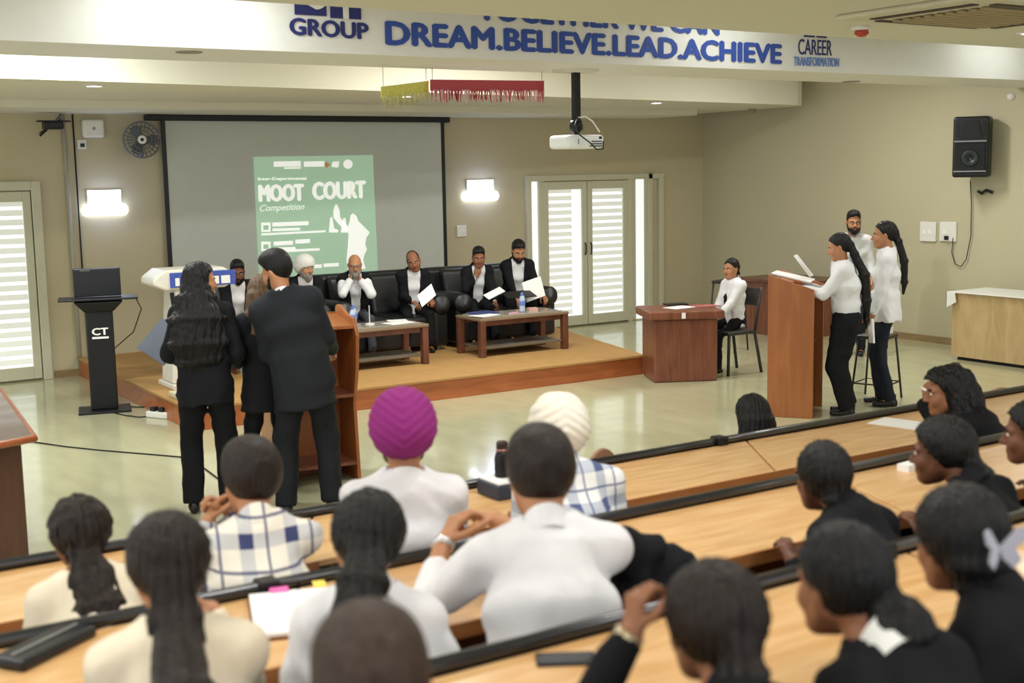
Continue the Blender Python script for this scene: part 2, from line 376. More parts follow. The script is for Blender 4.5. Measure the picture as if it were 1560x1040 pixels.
def slide_poly(name, pts, m_=m_slidew, off=.003):
    q = [(toL(*p)[0], -off, toL(*p)[1]) for p in pts]
    MB().prism(q, (0, .002, 0)).build(name, m_, sl)
for bx0, bx1, by, bh, sl_ in ((417, 458, 250, 8, -.02), (433, 458, 256, 2.5, -.02), (463, 494, 250, 8, -.02), (415, 470, 342, 6, -.04), (415, 457, 350, 4, -.03), (398, 496, 357, 3, -.05), (417, 446, 371, 6, -.05), (450, 472, 368, 6, -.05), (417, 450, 379, 4, -.03), (420, 487, 383, 3.5, -.05), (452, 490, 407, 5, -.05), (493, 516, 404, 5, -.05)):
    slide_poly('slide_print_line', [(bx0, by-bh/2), (bx1, by-bh/2+sl_*(bx1-bx0)), (bx1, by+bh/2+sl_*(bx1-bx0)), (bx0, by+bh/2)])   # lines of print too small to read
slide_poly('slide_seal', [(530+7*math.cos(t), 250+7*math.sin(t)) for t in np.linspace(0, 2*math.pi, 20)[:-1]])
slide_poly('slide_seal', [(497, 246), (503, 251), (497, 256), (494, 251)], mat('slide_orange', 'c58a5a', var=.02, emit='c58a5a', estr=.2))
slide_poly('slide_badge', [(507, 246), (517, 246), (515, 255), (505, 254)])
for y in (339, 368): slide_poly('slide_icon', [(398, y), (412, y), (412, y+14), (398, y+14)]); slide_poly('slide_icon', [(401, y+4), (409, y+4), (409, y+11), (401, y+11)], m_slide, .0045)
slide_poly('slide_statue', [(513, 311), (517, 320), (518, 331), (524, 339), (530, 345), (533, 336), (534, 328), (538, 325), (543, 329), (546, 337), (553, 344), (563, 354), (558, 362), (556, 372), (559, 380), (555, 387), (553, 396), (557, 409), (530, 412), (528, 394), (530, 375), (531, 355), (524, 350), (515, 340), (508, 331), (508, 320), (510, 313)])
slide_poly('slide_scale_pan', [(501, 353), (503, 331), (506, 331), (509, 348), (515, 350), (515, 354), (501, 354)]); slide_poly('slide_scale_pan', [(519, 353), (523, 332), (526, 332), (529, 350), (529, 354), (519, 354)])

# ================================================================== fixtures on the walls
def led_sign(px0, px1, py0, py1, label):
    a = onY(px0, py1, YB-.05); b = onY(px1, py0, YB-.05); x0, x1, z0, z1 = a[0], b[0], a[2], b[2]
    t = thing('lit_wall_sign', label, 'sign', ((x0+x1)/2, YB-.03, (z0+z1)/2))
    W = (x1-x0)/2; Hh = (z1-z0)/2; me = mat('sign_glow', 'ffffff', emit='dfe9ff', estr=4.0); mh = mat('sign_case', 'dfe3ee', var=.02)
    MB().box((-W*.74, 0, -Hh*.2), (W*.74, .03, Hh)).build('case', mh, t, bevel=.01)
    MB().box((-W*.72, -.006, -Hh*.18), (W*.72, -.001, Hh*.96)).build('lit_face', me, t)
    b2 = MB(); n = 12
    pl = [(W-.0-.05+.05*math.cos(a), -.0, -Hh*.55+Hh*.42*math.sin(a)) for a in np.linspace(-math.pi/2, math.pi/2, n)]+[(-W+.05+.05*math.cos(a), 0, -Hh*.55+Hh*.42*math.sin(a)) for a in np.linspace(math.pi/2, 3*math.pi/2, n)]
    b2.prism([(p[0], -.012, p[2]) for p in pl], (0, .04, 0)); b2.build('lower_lit_band', me, t)
    l = bpy.data.lights.new('sign_light', 'POINT'); l.energy = 3.5; l.color = (.45, .55, 1); l.shadow_soft_size = .12
    o = bpy.data.objects.new('glow', l); COL.objects.link(o); o.parent = t; o.location = (0, -.14, 0)
led_sign(126, 194, 288, 330, 'glowing white wall sign between left door and screen'); led_sign(706, 760, 273, 307, 'glowing white wall sign between screen and double doors')

def wall_plate(px0, px1, py0, py1, label, name='switch_board', cat='switch', dots=2, right=False):
    f_ = (lambda x, y: onX(x, y, XR)) if right else (lambda x, y: onY(x, y, YB))
    a = f_(px0, py1); b = f_(px1, py0)
    t = thing(name, label, cat, ((a[0]+b[0])/2, (a[1]+b[1])/2, (a[2]+b[2])/2), -math.pi/2 if right else 0)
    W = (math.hypot(b[0]-a[0], b[1]-a[1]))/2; Hh = (b[2]-a[2])/2
    MB().box((-W, -.03, -Hh), (W, 0, Hh)).build('plate', m_white, t, bevel=.008)
    for k in range(dots):
        MB().box((-W*.6+k*W*.7, -.036, -Hh*.3), (-W*.6+k*W*.7+W*.4, -.0295, Hh*.25)).build('switch', mat('switch_white', 'f4f4f2', rough=.3), t, bevel=.003)
    return t
wall_plate(695, 709, 343, 361, 'small white switch plate right of the projection screen')
wall_plate(1403, 1428, 338, 367, 'white switch board on the right wall, without a plug', right=True)
sb = wall_plate(1433, 1459, 338, 367, 'white socket board on the right wall with a black plug', right=True, dots=1)
MB().box((-.02, -.07, -.1), (.02, -.03, -.05)).build('plug', m_dark, sb, bevel=.006)
q = [onX(x, y, XR-.03) for x, y in ((1452, 362), (1450, 385), (1455, 402), (1464, 406), (1472, 395), (1479, 360), (1480, 310), (1478, 275))]
tag(MB().tube(q, .006, 6).build('speaker_cable', m_dark, smooth=True), 'thin black cable hanging from loudspeaker to wall socket', 'cable')
p = onX(1541, 147, XR); tag(MB().lathe([(.045, 0), (.045, -.02), (.03, -.045), (.01, -.05)], n=16, ax=0, c=(p[0], p[1], p[2])).build('wall_sensor', m_white, smooth=True), 'small round white sensor high on the right wall', 'sensor')
# loudspeaker
a = onX(1455, 270, XR-.22); b = onX(1513, 176, XR-.22)
ls = thing('loudspeaker', 'black loudspeaker with two grilles mounted on the right wall', 'speaker', (XR-.24, (a[1]+b[1])/2, (a[2]+b[2])/2), R_(-62))
Wd = .20; Hs = (b[2]-a[2])/2
MB().box((-Wd, -.15, -Hs), (Wd, .12, Hs)).build('cabinet', m_dark, ls, bevel=.03, seg=3)
g = MB(); g.box((-Wd+.03, -.168, -Hs+.05), (Wd-.03, -.149, .04)); g.build('woofer_grille', mat('speaker_grille', '25282b', rough=.5, bump=.6, bscale=150, metal=.5), ls, bevel=.01)
g = MB(); g.lathe([(.10, -.17), (.09, -.176), (.03, -.172), (.028, -.165), (.0, -.165)], n=24, ax=1, c=(0, 0, -.13)); g.build('woofer_cone', mat('speaker_cone', '34383a', rough=.4, metal=.6), ls, smooth=True)
g = MB(); g.prism([(-.13, -.152, .10), (.13, -.152, .10), (.08, -.152, .30), (-.08, -.152, .30)], (0, -.012, 0)); g.build('horn', mat('horn_black', '0d0e10', rough=.6), ls)
for z in (.065, -.28): MB().box((-Wd+.02, -.173, z-.008), (Wd-.02, -.168, z+.008)).build('trim_strip', m_steel, ls)
for x in (-.15, .15): MB().box((x-.02, -.156, .12), (x+.02, -.149, .29)).build('port', mat('horn_black', '0d0e10'), ls)
MB().box((-.05, .12, -.06), (.05, .265, .06)).build('wall_bracket', m_blackmetal, ls)
p = onX(1503, 292, XR); tag(MB().tube([(XR-.02, p[1]-.1, p[2]-.01), (XR-.05, p[1]-.03, p[2]+.02), (XR-.05, p[1]+.03, p[2]-.02), (XR-.02, p[1]+.1, p[2]+.005)], .018, 8).build('cable_bundle', m_dark, smooth=True), 'coiled dark cable bundle below the loudspeaker', 'cable')

# left wall fixtures: conduit, boxes, fan, camera
px = onY(108, 330, YB-.03)[0]
tag(MB().tube([(px-.02, YB-.03, 2.93), (px-.01, YB-.03, 1.5), (px, YB-.03, .02)], .022, 10).build('conduit_pipe', mat('conduit_grey', 'a9a696', rough=.5), smooth=True), 'thin grey conduit pipe running down the back wall beside the glowing sign', 'pipe')
tag(MB().tube([(px+.09, YB-.02, 2.93), (px+.09, YB-.02, 1.4), (px+.10, YB-.02, .02)], .009, 6).build('black_wire', m_dark, smooth=True), 'black wire running down beside the grey conduit pipe', 'wire')
a = onY(126, 209, YB); b = onY(154, 183, YB)
t = thing('junction_box', 'square white junction box on the wall beside the conduit', 'box', ((a[0]+b[0])/2, YB, (a[2]+b[2])/2))
MB().box((-.12, -.09, -.10), (.12, 0, .10)).build('cover', m_white, t, bevel=.03, seg=3); MB().lathe([(.02, -.093), (.02, -.088)], n=12, ax=1).build('indicator', m_steel, t)
p = onY(117, 220, YB); t = thing('socket_box', 'tiny white wall socket with a black plug under the junction box', 'socket', (p[0]+.05, YB, p[2])); MB().box((-.05, -.03, -.05), (.05, 0, .05)).build('plate', m_white, t, bevel=.005); MB().box((-.02, -.06, -.03), (.02, -.03, .01)).build('plug', m_dark, t)
p = onY(80, 190, YB-.25)
t = thing('security_camera', 'dark wall bracket camera left of the conduit', 'camera', (p[0], YB-.25, p[2])); MB().box((-.10, -.1, -.05), (.10, .08, .035)).build('housing', m_dark, t, bevel=.02); MB().box((-.16, -.06, .03), (.18, .05, .045)).build('sunshield', m_dark, t); MB().tube([(0, .05, 0), (.12, .15, .1), (.2, .25, .24)], .012).build('arm', m_steel, t, smooth=True); MB().tube([(-.06, 0, -.05), (-.14, 0, -.12)], .012).build('lens_hood', m_dark, t)
p = onY(216, 213, YB-.28)
fan = thing('wall_fan', 'grey wall-mounted fan at the left end of the screen', 'fan', (p[0], YB-.28, p[2]), R_(-14))
m_fan = mat('fan_wire', '70747a', rough=.4, metal=.4)
fg = MB()
for r_, yy in ((.20, -.05), (.20, .05), (.15, -.08), (.15, .07), (.10, -.09), (.05, -.095)):
    fg.tube([(r_*math.cos(t_), yy, r_*math.sin(t_)) for t_ in np.linspace(0, 2*math.pi, 30)], .005 if r_ < .19 else .009, 5)
for k in range(24):
    t_ = 2*math.pi*k/24; fg.tube([(.04*math.cos(t_), -.095, .04*math.sin(t_)), (.15*math.cos(t_), -.08, .15*math.sin(t_)), (.20*math.cos(t_), -.05, .20*math.sin(t_)), (.20*math.cos(t_), .05, .20*math.sin(t_)), (.10*math.cos(t_), .08, .10*math.sin(t_))], .0035, 4)
fg.build('cage', m_fan, fan, smooth=True)
for k in range(3):
    t_ = 2*math.pi*k/3; c_, s_ = math.cos(t_), math.sin(t_)
    pts = [(.03, -.02, -.03), (.12, -.035, -.075), (.175, -.03, -.03), (.17, 0, .05), (.10, .02, .06), (.03, .02, .03)]
    MB().prism([(x*c_-z*s_, y, x*s_+z*c_) for x, y, z in pts], (0, .006, 0)).build('blade', mat('fan_blade', '5b6068', rough=.4), fan)
MB().lathe([(.045, -.10), (.05, -.095), (.05, -.09)], n=20, ax=1).build('badge', m_white, fan, smooth=True)
MB().lathe([(.02, -.102), (.02, -.099)], n=12, ax=1).build('badge_centre', m_dark, fan)
MB().lathe([(.055, .06), (.07, .09), (.07, .16), (.04, .2)], n=20, ax=1).build('motor', m_fan, fan, smooth=True)
MB().tube([(0, .13, -.05), (0, .2, -.16), (0, .28, -.18)], .02).build('bracket', m_fan, fan, smooth=True)
tag(MB().tube([onY(60, 203, YB-.02), onY(95, 180, YB-.02), onY(101, 165, YB-.02)], .008, 6).build('loose_wire', m_dark, smooth=True), 'loose dark wire drooping from the ceiling to the wall camera', 'wire')

# ================================================================== projector
pm = onZ(877, 107, 3.05)
pr = thing('projector', 'white projector hanging from a black ceiling pole', 'projector', (pm[0], pm[1], 3.05), 0)
MB().lathe([(.20, 0), (.20, -.012), (.04, -.02)], n=28).build('ceiling_plate', m_ceil, pr, smooth=True)
MB().box((-.028, -.028, -.47), (.028, .028, -.012)).build('pole', m_blackmetal, pr)
MB().lathe([(.05, -.42), (.06, -.45), (.06, -.50), (.02, -.54)], n=16).build('mount_joint', m_blackmetal, pr, smooth=True)
pb = MB().box((-.19, -.15, -.66), (.19, .15, -.545)).build('body', mat('projector_white', 'eceff0', rough=.4), pr, bevel=.03, seg=3)
MB().lathe([(.045, .13), (.045, .175), (.035, .176), (.02, .165)], n=20, ax=1, c=(-.08, 0, -.60)).build('lens', m_dark, pr, smooth=True)
for k in range(3): MB().box((.03+.01*k, -.156, -.645+.02*k), (.16, -.148, -.637+.02*k)).build('vent', m_dark, pr)
MB().box((.13, -.157, -.58), (.155, -.148, -.56)).build('port', m_dark, pr); MB().box((-.09, -.156, -.625), (-.085, -.148, -.58)).build('seam', m_steel, pr)
MB().tube([(-.02, -.05, -.40), (-.10, -.12, -.46), (-.10, -.17, -.54), (.0, -.19, -.61), (.08, -.18, -.67), (.16, -.165, -.665), (.17, -.16, -.60)], .006, 6).build('cable', m_dark, pr, smooth=True)
MB().tube([(-.02, -.04, -.40), (.04, -.08, -.39), (.10, -.1, -.43), (.16, -.12, -.52)], .007, 6).build('cable', m_white, pr, smooth=True)

# tinsel garlands
def tinsel(px0, px1, py0, py1, Y, colr, label, nm, sag=0.0):
    a = onY(px0, py0, Y); b = onY(px1, py0+sag, Y); c = onY(px0, py1, Y)
    t = thing('tinsel_garland', label, 'garland', (a[0], Y, a[2]))
    W = b[0]-a[0]; Hh = a[2]-c[2]; sl_ = (b[2]-a[2])
    mt = mat(nm, colr, rough=.35, spec=.6, var=.2, scale=60); mt2 = mat(nm+'_pale', 'd9a0a8' if colr[0] == 'b' or colr[0] == 'a' else 'e2dfa0', rough=.3, spec=.6, var=.3, scale=60)
    hb = Hh*.5
    MB().add([(0, 0, 0), (W, 0, sl_), (W, .004, sl_-hb), (0, .004, -hb), (0, .01, 0), (W, .01, sl_), (W, .014, sl_-hb), (0, .014, -hb)], [(3, 2, 1, 0), (4, 5, 6, 7), (0, 1, 5, 4), (3, 7, 6, 2), (0, 4, 7, 3), (1, 2, 6, 5)]).build('band', mt, t)
    fr = MB(); n = 70
    for k in range(n):
        x = W*(k+.5)/n; wd = W/n*.42; ln = Hh*(.42+.18*random.random()); zt = sl_*x/W-hb*.9; yy = -.006-.012*random.random(); tw = random.uniform(-.02, .02)
        fr.add([(x-wd, yy, zt), (x+wd, yy, zt), (x+wd+tw, yy+.004, zt-ln), (x-wd+tw, yy-.006, zt-ln), (x-wd, yy+.003, zt), (x+wd, yy+.003, zt), (x+wd+tw, yy+.007, zt-ln), (x-wd+tw, yy-.003, zt-ln)], [(0, 1, 2, 3), (7, 6, 5, 4), (0, 3, 7, 4), (1, 5, 6, 2)], 0 if random.random() < .6 else 1)
    o = fr.build('fringe', [mt, mt2], t); o['kind'] = 'stuff'
    MB().tube([(.02, .005, 0), (.02, .005, 3.05-a[2])], .003, 5).build('hanger', m_steel, t); MB().tube([(W-.02, .005, sl_), (W-.02, .005, 3.05-a[2])], .003, 5).build('hanger', m_steel, t)
tinsel(656, 829, 121, 155, 9.0, 'a82a34', 'red tinsel fringe garland hanging below the beam', 'red_tinsel', 2)
tinsel(581, 653, 132, 167, 9.05, 'c9c451', 'yellow tinsel fringe garland hanging below the beam', 'yellow_tinsel', -9)

# ceiling cassette, red bulb, vents
AC = onZ(1465, 8, 3.25); ac = thing('ceiling_air_conditioner', 'square ceiling cassette air conditioner with tan louvres', 'air conditioner', (7.62, 5.72, 3.25), R_(0))
m_ac = mat('cassette_cream', 'cfcbb2', rough=.5)
MB().box((-.85, -.6, -.035), (.85, .6, 0)).build('panel', m_ac, ac, bevel=.02)
for s_ in (-1, 1): MB().box((s_*.66-.035, -.42, -.043), (s_*.66+.035, .42, -.034)).build('air_slot', mat('slot_dark', '3d3025', rough=.6), ac)
for s_ in (-1, 1): MB().box((-.55, s_*.47-.03, -.043), (.55, s_*.47+.03, -.034)).build('air_slot', MATS['slot_dark'], ac)
for k in range(9):
    y = -.36+.09*k; MB().box((-.5, y-.03, -.055), (.5, y+.03, -.04)).build('louvre', mat('louvre_tan', 'a0906a', rough=.6), ac, bevel=.004)
p = onZ(1310, 40, 3.25); t = thing('ceiling_red_lamp', 'small red indicator lamp on the ceiling before the beam', 'lamp', (p[0], p[1], 3.25)); MB().lathe([(.07, 0), (.07, -.02), (.05, -.03)], n=18).build('base', m_white, t, smooth=True); MB().lathe([(.05, -.03), (.055, -.055), (.03, -.075), (.0, -.08)], n=18, c=(.02, 0, 0)).build('bulb', mat('red_bulb', 'b0402c', rough=.2), t, smooth=True)
for px_, py_ in ((288, 79), (1297, 124)):
    p = onZ(px_, py_, 3.05); tag(MB().lathe([(.09, 0), (.09, -.006), (.0, -.008)], n=20, c=(p[0], min(max(p[1], 8.35), 9.0), 3.05)).build('ceiling_vent', mat('vent_grey', '8d8b7c')), 'round grey vent cap under the beam near the '+('left door' if px_ < 500 else 'right wall'), 'vent')
p = onZ(1160, 166, 3.01); tag(MB().lathe([(.05, 0), (.05, -.03), (.02, -.06), (.0, -.065)], n=14, c=(min(p[0], 12.3), min(p[1], 13.5), 3.01)).build('smoke_detector', mat('vent_grey', '8d8b7c'), smooth=True), 'small smoke detector under the bulkhead edge', 'detector')
# ================================================================== furniture on the stage
def sofa(cx, cy, W, label):
    t = thing('sofa', label, 'sofa', (cx, cy, ZS))           # faces -Y
    MB().box((-W/2+.05, -.40, .06), (W/2-.05, .42, .30)).build('base', m_leather, t, bevel=.03, seg=3)
    for s_ in (-1, 1):
        MB().box((s_*(W/2)-(.20 if s_ > 0 else 0), -.44, .05), (s_*(W/2)+(.20 if s_ < 0 else 0), .42, .50)).build('armrest', m_leather, t, bevel=.05, seg=4)
        o = MB().lathe([(.0, -.47), (.09, -.465), (.115, -.44), (.115, .38), (.09, .41), (0, .41)], n=20, ax=1, c=(s_*(W/2-.09), 0, .52)).build('arm_roll', m_leather, t, smooth=True)
        iw = (W-.42)/2
        MB().box((s_*iw/2-iw/2+.005, -.45, .28), (s_*iw/2+iw/2-.005, .28, .41)).build('seat_cushion', m_leather, t, bevel=.045, seg=4)
        bm_ = MB(); x0, x1 = s_*iw/2-iw/2+.005, s_*iw/2+iw/2-.005
        bm_.add([(x0, .12, .38), (x1, .12, .38), (x1, .30, .38), (x0, .30, .38), (x0, .24, .86), (x1, .24, .86), (x1, .40, .86), (x0, .40, .86)], [(0, 3, 2, 1), (4, 5, 6, 7), (0, 1, 5, 4), (2, 3, 7, 6), (0, 4, 7, 3), (1, 2, 6, 5)])
        bm_.build('back_cushion', m_leather, t, bevel=.06, seg=4)
    bm_ = MB(); x0, x1 = -W/2+.03, W/2-.03
    bm_.add([(x0, .28, .1), (x1, .28, .1), (x1, .45, .1), (x0, .45, .1), (x0, .34, .88), (x1, .34, .88), (x1, .50, .88), (x0, .50, .88)], [(0, 3, 2, 1), (4, 5, 6, 7), (0, 1, 5, 4), (2, 3, 7, 6), (0, 4, 7, 3), (1, 2, 6, 5)])
    bm_.build('back_frame', m_leather, t, bevel=.06, seg=4)
    for sx in (-1, 1):
        for y in (-.35, .36): MB().box((sx*(W/2-.1)-.025, y-.025, 0), (sx*(W/2-.1)+.025, y+.025, .06)).build('foot', m_steel, t)
    return t
SY = 12.72
sofa(4.86, SY, 1.37, 'black leather sofa behind the left lectern, below the slide edge')
sofa(6.32, SY, 1.38, 'black leather sofa with the bald bearded judge on it')
sofa(7.80, SY, 1.38, 'black leather sofa next to the double doors')

def coffee_table(x0, x1, y0, y1, label):
    t = thing('coffee_table', label, 'table', ((x0+x1)/2, (y0+y1)/2, ZS))
    W, D, H_ = (x1-x0)/2, (y1-y0)/2, .44
    MB().box((-W-.04, -D-.04, H_-.045), (W+.04, D+.04, H_-.012)).build('tabletop', mat('tabletop_grey_wood', '8a7660', rough=.3, var=.06, coat=.4), t, bevel=.008)
    MB().box((-W+.02, -D+.02, H_-.012), (W-.02, D-.02, H_)).build('glass_inlay', mat('inlay_glass', 'a8a294', rough=.12, spec=.7, var=.03), t, bevel=.003)
    MB().box((-W+.05, -D-.005, H_-.10), (W-.05, -D+.02, H_-.045)).box((-W+.05, D-.02, H_-.10), (W-.05, D+.005, H_-.045)).build('apron', m_tablew, t)
    for sx in (-1, 1):
        for sy in (-1, 1):
            l = MB().box((sx*W-.035, sy*D-.035, 0), (sx*W+.035, sy*D+.035, H_-.045)).build('leg', m_tablew, t, bevel=.006)
    MB().box((-W+.03, -D+.0, .085), (W-.03, D, .11)).build('shelf', mat('shelf_board', '6d6354', rough=.5, var=.06), t, bevel=.004)
    return t
T1 = coffee_table(5.2, 6.27, 11.52, 11.96, 'low wooden coffee table beside the left lectern with papers')
T2 = coffee_table(6.97, 8.06, 11.50, 11.96, 'low wooden coffee table with shelf before the double-door sofa')
ZT = ZS+.44
def sheet(loc, w_, d_, rz, label, name='paper_sheet', cat='paper', m_=None, th=.002, group=None):
    o = MB().box((-w_/2, -d_/2, 0), (w_/2, d_/2, th)).build(name, m_ or m_paper); o.location = loc; o.rotation_euler = (0, 0, rz)
    return tag(o, label, cat, group)
sheet((6.05, 11.68, ZT), .30, .21, .2, 'white paper sheet on the coffee table beside the lectern'); sheet((6.14, 11.88, ZT), .21, .15, -.3, 'small white note near the sofa edge of the lectern-side coffee table')
sheet((7.10, 11.66, ZT), .30, .22, .3, 'white paper sheet at the end of the coffee table under the paper-covering judge'); sheet((7.2, 11.86, ZT), .30, .22, .1, 'closed dark blue folder on the coffee table', 'folder', 'folder', mat('folder_blue', '3a4578'), .012)
sheet((7.45, 11.60, ZT), .10, .07, .4, 'small pink card on the coffee table beside the bottles', 'pink_card', 'card', mat('card_pink', 'd8a0b4'), .012); sheet((7.78, 11.73, ZT), .11, .08, -.2, 'small pale red snack packet on the coffee table', 'snack_packet', 'packet', mat('packet_red', 'd9aca0'), .03)
def bottle(loc, label):
    t = thing('water_bottle', label, 'bottle', loc)
    m_pet = mat('bottle_plastic', 'c4d4ec', rough=.12, spec=.6, var=.05, scale=30, alpha=.85)
    MB().lathe([(.0, 0), (.032, .002), (.034, .02), (.031, .05), (.034, .07), (.034, .13), (.028, .155), (.014, .18), (.014, .19)], n=18).build('bottle_body', m_pet, t, smooth=True)
    MB().lathe([(.0345, .075), (.0352, .077), (.0352, .125), (.0345, .127)], n=18).build('wrapper', mat('bottle_label', '6d86cf', rough=.4, var=.2, scale=60), t, smooth=True)
    MB().lathe([(.016, .185), (.016, .205), (.0, .207)], n=16).build('cap', mat('bottle_cap', '5a7bd0', rough=.4), t, smooth=True)
    return t
g1 = 'water bottles on the coffee tables'
for p_, lb in (((5.52, 11.68), 'clear water bottle with blue wrapper on the lectern-side coffee table'), ((5.60, 11.82), 'second clear water bottle close to the sofa on the lectern-side coffee table'), ((7.60, 11.66), 'clear water bottle standing among papers on the coffee table by the doors'), ((7.68, 11.78), 'second water bottle nearer the sofa on the coffee table by the doors')):
    bottle((p_[0], p_[1], ZT), lb)['group'] = g1
t = thing('microphone_stand', 'thin white table microphone standing on the lectern-side coffee table', 'microphone', (5.75, 11.75, ZT)); MB().lathe([(.05, 0), (.05, .01), (.01, .016)], n=16).build('base', m_white, t); MB().tube([(0, 0, .01), (0, 0, .2)], .005, 6).build('stem', m_white, t)

# white lectern with a blue sign on the stage, behind the standing woman
a = onY(221, 452, 11.8); b = onY(343, 404, 11.8)
wl = thing('white_lectern', 'white stage lectern with a blue sign board behind the long-haired woman', 'lectern', ((a[0]+b[0])/2+.03, 11.8, ZS))
W = (b[0]-a[0])/2; zt, zb = b[2]-ZS, a[2]-ZS+.06
m_wl = mat('lectern_cream', 'dcd8cc', rough=.4)
MB().prism([(-W, -.2, zb+.05), (-W*.72, -.2, zb), (W*.72, -.2, zb), (W, -.2, zb+.05), (W, -.2, zt-.08), (W*.72, -.2, zt), (-W*.72, -.2, zt), (-W, -.2, zt-.08)], (0, .42, 0)).build('head', m_wl, wl, bevel=.02)
MB().prism([(-W*.66, -.17, .05), (W*.66, -.17, .05), (W*.5, -.17, zb), (-W*.5, -.17, zb)], (0, .34, 0)).build('body', m_wl, wl, bevel=.02)
MB().box((-W*.7, -.24, 0), (W*.7, .24, .05)).build('foot', m_wl, wl, bevel=.01)
sg = MB().box((-W*.62, -.212, zb+.025), (W*.98, -.201, zt-.03)).build('sign_board', mat('sign_blue', '3f55a5', rough=.4, var=.1, scale=20), wl)
for k_ in range(5): MB().box((-W*.5+k_*W*.28, -.216, zb+.04), (-W*.5+k_*W*.28+W*(.10 if k_ == 0 else .22), -.2125, zb+.115)).build('sign_print_block', m_white, sg)
MB().prism([(W*-.62, -.18, zb-.02), (W*-.52, -.18, zb-.02), (W*-.47, -.18, .4), (W*-.5, -.18, .4)], (0, .008, 0)).build('dark_edge', m_dark, wl)

# digital kiosk at the left
kp = onZ(160, 625)
k = thing('display_kiosk', 'slim black digital kiosk with a flat screen and white lettering', 'kiosk', kp, R_(-14))
MB().box((-.24, -.19, 0), (.24, .19, .022)).build('base_plate', m_dark, k, bevel=.006)
MB().box((-.125, -.07, .022), (.125, .07, 1.02)).build('column', m_dark, k, bevel=.012)
MB().add([(-.13, -.09, .96), (.13, -.09, .96), (.13, .1, .96), (-.13, .1, .96), (-.22, -.17, 1.06), (.22, -.17, 1.06), (.22, .2, 1.1), (-.22, .2, 1.1)], [(0, 3, 2, 1), (4, 5, 6, 7), (0, 1, 5, 4), (2, 3, 7, 6), (0, 4, 7, 3), (1, 2, 6, 5)]).build('neck', m_dark, k, bevel=.01)
MB().box((-.36, -.16, 1.075), (.36, .16, 1.095)).build('shelf', m_dark, k, bevel=.006)
sc_ = MB().box((-.215, .03, 1.10), (.215, .07, 1.37)).build('monitor', mat('monitor_back', '1d2023', rough=.35), k, bevel=.01)
MB().box((-.15, .026, 1.345), (-.06, .029, 1.353)).build('badge', m_steel, sc_)
text_obj('lettering', 'CT', wall_mtx(-.075, -.073, .74), .15, .07, m_paper, k, .06); MB().box((-.075, -.075, .705), (.075, -.0705, .725)).build('print_line', m_paper, k)
for x in (-.06, .06): MB().tube([(x-.03, -.075, 1.0), (x+.05, -.078, 1.005)], .008, 6).build('cable_tie', m_white, k)
q0 = k.location
tag(MB().tube([(q0.x+.35, q0.y, 1.08), (q0.x+.42, q0.y+.05, .95), (q0.x+.40, q0.y+.3, .7), (q0.x+.22, q0.y+.7, .43), (q0.x+.30, q0.y+.8, ZS+.02)], .006, 6).build('kiosk_cable', mat('cable_brown', '5a4034'), smooth=True), 'thin brown cable drooping from the kiosk shelf', 'cable')

# extension board and cables by the stage edge
p0 = onZ(183, 583); p1 = onZ(248, 632)
tr = thing('cable_tray', 'long grey cable tray lying on the floor along the stage edge', 'cable tray', (p0+p1)/2, math.atan2(p1[1]-p0[1], p1[0]-p0[0]))
L = np.linalg.norm(p1-p0)/2
MB().box((-L, -.05, 0), (L, .05, .025)).build('tray', m_steel, tr, bevel=.004); MB().box((-L, -.055, .025), (L, -.045, .05)).box((-L, .045, .025), (L, .055, .05)).build('rim', m_white, tr)
rng = random.Random(2)
for k_ in range(3):
    MB().tube([(-L+.1+2*L*i/9*.9, rng.uniform(-.03, .03), .035+.012*rng.random()) for i in range(10)], .008, 6).build('cable', m_dark, tr, smooth=True)
eb = thing('extension_board', 'white extension socket board at the end of the cable tray', 'socket', onZ(243, 636), R_(-60)); MB().box((-.13, -.045, .001), (.13, .045, .06)).build('case', m_white, eb, bevel=.012)
for i in range(2): MB().box((-.09+.1*i, -.03, .06), (-.03+.1*i, .03, .10)).build('plug', m_dark, eb, bevel=.008)
c0 = onZ(205, 628); tag(MB().tube([(c0[0]+.16*math.cos(t_)*(1+.2*math.sin(3*t_)), c0[1]+.3*math.sin(t_), .008+.004*math.sin(5*t_)) for t_ in np.linspace(0, 11, 60)], .006, 5).build('coiled_cable', m_dark, smooth=True), 'loose coil of thin black cable on the floor by the kiosk', 'cable')
qs = [onZ(x, y, .006) for x, y in ((45, 672), (100, 680), (158, 686), (220, 691), (290, 697), (350, 742), (420, 742))]
tag(MB().tube(qs, .006, 5).build('floor_cable', m_dark, smooth=True), 'thin black cable lying across the floor under the standing speakers', 'cable')
bx = thing('cream_floor_box', 'low cream box lying on the stage corner behind the woman', 'box', (3.62, 11.05, ZS)); MB().box((-.17, -.25, 0), (.17, .25, .05)).build('case', mat('box_cream', 'cfc6a8', rough=.6), bx, bevel=.01); MB().box((-.172, -.04, .05), (.172, .04, .053)).build('lid_strap', m_steel, bx)

